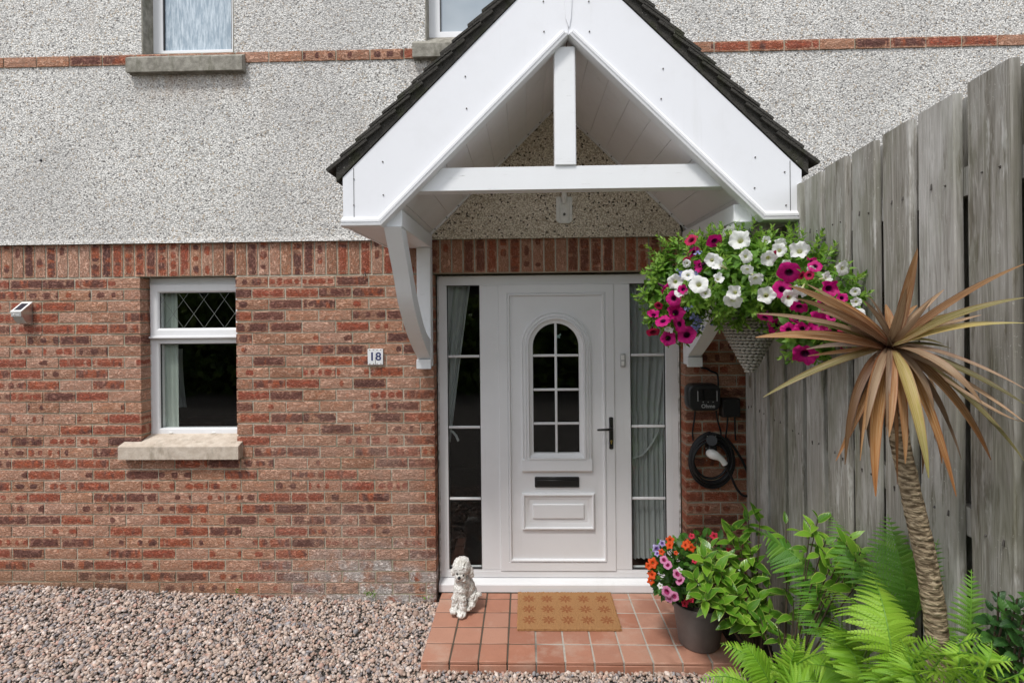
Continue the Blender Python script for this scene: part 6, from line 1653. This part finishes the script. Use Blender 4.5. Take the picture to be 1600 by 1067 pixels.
# ------------------------------------------------------------------ spiky tree
YT = -2.02
tree = thing('spiky_tree', 'cordyline tree with a leaning rough trunk and a crown of bronze sword shaped leaves', 'tree', at(1480, 1067, YT) * 1.0)
tree.location.z = 0.02; WORLD_OFF[tree.name] = Vector(tree.location)
tp = [(1391, 548, 14), (1394, 580, 15), (1399, 640, 16.5), (1408, 700, 17.5), (1419, 750, 18), (1430, 800, 18.5), (1442, 850, 19), (1451, 900, 19.5), (1459, 950, 20), (1464, 990, 20.5), (1468, 1040, 21), (1471, 1080, 22)]
pts = [at(x, y, YT) for x, y, r in tp]; rr = [.75 * r / F * (YT - CAM.y) for x, y, r in tp]; pts.append(Vector((pts[-1].x + .03, YT, .4))); rr.append(.045); pts.append(Vector((pts[-1].x + .01, YT, .0))); rr.append(.055)
fine = []; fr2 = []
for i in range(len(pts) - 1):
    st = 14 if i < 11 else 20
    for k in range(st): fine.append(pts[i].lerp(pts[i + 1], k / st)); fr2.append((rr[i] + (rr[i + 1] - rr[i]) * k / st))
fine.append(pts[-1]); fr2.append(rr[-1]); m = MB(); m.tube(fine, fr2, 28)
nv = []
for i, v in enumerate(m.v):
    k = min(i // 28, len(fine) - 1); c = fine[k]; p = Vector(v); d = (p - c); ang = math.atan2(d.y, d.x)
    q = noise.noise(Vector((math.cos(ang) * 3.2, math.sin(ang) * 3.2, p.z * 36))); q2 = noise.noise(Vector((math.cos(ang) * 6, math.sin(ang) * 6, p.z * 110))); st = noise.noise(Vector((3.3, 7.1, p.z * 60)))
    nv.append(tuple(c + d * (1 + .08 * q + .07 * q2 + .02 * st)))
m.v = nv; obj('trunk', m, MAT['bark'], tree, 55)
CR = at(1391, 540, YT)
def sword(tpx, tpy, dY, wpx, mat, bend=0.0, bow=None, basepx=None, twist=0.0, seed=0):
    "a leaf from the crown to a tip; bow = control point in photo pixels for hanging leaves"
    r = random.Random(seed); s_ = (YT - CAM.y) / F; tip = at(tpx, tpy, yf(tpx, YT + dY, .05)); b = at(*(basepx or (1391 + r.uniform(-6, 6), 541 + r.uniform(-5, 6))), YT + dY * .05)
    mid = at(*bow, yf(bow[0], YT + dY * .7, .07)) if bow else (b + tip) / 2 + Vector((0, 0, bend))
    ctrl = mid * 2 - (b + tip) * .5; n = 14; vs = []; fs = []; uv = []; off = WORLD_OFF[tree.name]
    for i in range(n + 1):
        u = i / n; c = b.lerp(ctrl, u).lerp(ctrl.lerp(tip, u), u); t = ((ctrl - b) * (1 - u) + (tip - ctrl) * u).normalized()
        up = Vector((0, -.75, .55)) + Vector((math.sin(twist + u * twist), 0, 0)); sd_ = t.cross(up).normalized(); nn = sd_.cross(t).normalized()
        w_ = wpx * .84 * s_ / 2 * min(1, .42 + u * 2.4) * max(.02, (1 - ((u - .30) / .72) ** 2 if u > .30 else 1)) ** .85
        for s in (-1, 0, 1): vs.append(tuple(c + sd_ * w_ * s + nn * abs(s) * w_ * .45 - off)); uv.append((u, s, 0))
    for i in range(n): a = i * 3; fs += [(a, a + 3, a + 4, a + 1), (a + 1, a + 4, a + 5, a + 2)]
    me = np_mesh('leaf', np.array(vs), np.array(fs), {'luv': ('FLOAT_VECTOR', np.array(uv, float))}, True); me.materials.append(MAT[mat]); return link('leaf', me, None, tree)
C9 = lambda x, y: (1180 + x / 3.138, 380 + y / 3.138)
up_leaves = [  # tip x, y (crop), depth offset, width px, material
    (795, 28, -.02, 21, 'cord_brown'), (738, 222, -.10, 24, 'cord_tan'), (530, 283, -.12, 25, 'cord_tan'), (255, 202, .06, 14, 'cord_tan'), (163, 210, -.06, 26, 'cord_brown'), (200, 272, -.12, 22, 'cord_brown'), (360, 262, .02, 22, 'cord_orange'),
    (0, 346, .02, 13, 'cord_tan'), (2, 462, -.10, 22, 'cord_brown'), (130, 448, -.02, 12, 'cord_tan'), (40, 754, .02, 14, 'cord_olive'), (1322, 102, .03, 13, 'cord_brown'), (1320, 268, -.06, 18, 'cord_olive'), (1162, 384, .08, 8, 'cord_yellow'), (1322, 392, .02, 12, 'cord_yellow'),
    (1330, 718, -.02, 10, 'cord_dark'), (1330, 795, -.10, 17, 'cord_olive'), (1324, 880, .02, 12, 'cord_tan'), (960, 515, .06, 8, 'cord_olive'), (965, 556, .06, 9, 'cord_dark'), (640, 300, .12, 20, 'cord_brown'), (300, 330, .10, 16, 'cord_brown'), (1000, 340, .13, 14, 'cord_olive'), (250, 520, .1, 14, 'cord_dark')]
for k, (x, y, dY, w_, mt) in enumerate(up_leaves):
    sword(*C9(x, y), dY, w_, mt, bend=.006 + .012 * (abs(x - 660) / 660), seed=k)
rx = random.Random(91)
for k in range(12):            # thinner, older blades between the large ones
    a = rx.uniform(-.25, math.pi + .25); L_ = rx.uniform(60, 150); x_, y_ = 1391 + L_ * math.cos(a) * 1.1, 541 - L_ * math.sin(a) * .75
    sword(x_, y_, rx.uniform(-.25, .12), rx.uniform(6, 12), rx.choice(['cord_dark', 'cord_brown', 'cord_tan', 'cord_olive']), bend=rx.uniform(-.01, .02), seed=300 + k)
for k in range(13):
    x_ = rx.uniform(1330, 1500); y_ = rx.uniform(600, 760) - abs(x_ - 1400) * .4
    sword(x_, y_, rx.uniform(-.15, .14), rx.uniform(6, 12), rx.choice(['cord_dark', 'cord_brown', 'cord_tan', 'cord_dark', 'cord_orange']), bow=(1391 + (x_ - 1391) * .62, 541 + (y_ - 541) * .30), basepx=(1391 + (x_ - 1391) * .05, 544), seed=400 + k)
hang = [  # tip, control (crop), depth, width, material
    ((395, 1067), (520, 800), -.06, 12, 'cord_orange'), ((440, 1085), (500, 720), -.10, 15, 'cord_brown'), ((520, 960), (530, 700), .04, 12, 'cord_dark'), ((542, 915), (590, 660), -.16, 15, 'cord_tan'), ((590, 1240), (590, 850), -.10, 23, 'cord_orange'), ((515, 1060), (545, 760), .02, 9, 'cord_dark'),
    ((655, 950), (672, 700), -.16, 15, 'cord_brown'), ((735, 1080), (715, 760), -.12, 17, 'cord_brown'), ((850, 1150), (765, 760), -.18, 23, 'cord_yellow'), ((985, 1240), (830, 780), -.12, 20, 'cord_orange'), ((915, 1080), (840, 800), -.06, 15, 'cord_orange'),
    ((875, 822), (800, 640), -.12, 15, 'cord_tan'), ((960, 912), (850, 700), -.06, 13, 'cord_tan'), ((1155, 1062), (950, 740), -.14, 20, 'cord_orange'), ((1322, 1072), (1020, 740), -.08, 15, 'cord_olive'), ((1110, 785), (900, 590), -.20, 20, 'cord_tan'), ((1010, 1060), (880, 760), .04, 10, 'cord_dark'),
    ((1320, 870), (1120, 790), -.04, 8, 'cord_tan'), ((560, 1000), (560, 720), .08, 14, 'cord_dark'), ((700, 860), (690, 660), .06, 16, 'cord_dark'), ((800, 980), (770, 720), .06, 14, 'cord_dark'), ((640, 900), (640, 700), .09, 14, 'cord_brown'), ((820, 1130), (790, 800), .0, 13, 'cord_orange')]
for k, (t_, c_, dY, w_, mt) in enumerate(hang):
    sword(*C9(*t_), dY, w_, mt, bow=C9(*c_), basepx=(1391 + (c_[0] - 680) * .03, 543), seed=100 + k)

# tiny weeds at the foot of the wall
rw = random.Random(15)
for k, (px, py, n, lb) in enumerate(((578, 931, 26, 'small sprig of green weed in the gravel at the wall foot, left of the step'), (372, 926, 16, 'tiny green weed in the gravel at the wall foot below the window'), (667, 936, 12, 'tiny weed in the corner between the brick wall and the tiled step'))):
    c = at(px, py, -.02); t = thing('weed', lb, 'weed', c)
    P = [c + Vector((rw.gauss(0, .018), -abs(rw.gauss(0, .012)), rw.uniform(.0, .030))) for _ in range(n)]
    cloud_obj('leaves', [leaf_cloud(tofl(P), tofl([rv(rw, .6) + Vector((0, -.3, .8)) for _ in P]), tofl([rv(rw, .4) + Vector((0, -.8, .4)) for _ in P]), RNG.uniform(.010, .022, n), leaf_template(3, .4, .2, .3))], MAT['leaf_petunia'], t)
# ------------------------------------------------------------------ garden across the drive, behind the viewer: it shows in the panes
rh = np.random.default_rng(77); n = 16000
hx = rh.uniform(-11, 11, n); hz = rh.uniform(.0, 1, n); topz = 3.4 + .8 * np.sin(hx * .9) + .5 * np.sin(hx * 2.3 + 1) + rh.uniform(-.3, .3, n); hz = hz ** .8 * topz
P = np.column_stack([hx, -9.6 + rh.uniform(-.5, .5, n), hz])
V = leaf_cloud(P, rh.normal(size=(n, 3)) + [0, .6, .2], rh.normal(size=(n, 3)) + [0, 1, .6], rh.uniform(.14, .30, n), leaf_template(2, .6, .3, .3))
hd = cloud_obj('hedge', [V], MAT['hedge'], None, label='tall leafy hedge across the drive, seen only as a reflection in the panes')
m = MB(); m.box(-11, 11, -10.6, -10.1, 0, 3.0); o = obj('hedge_core', m, MAT['soil'], hd)
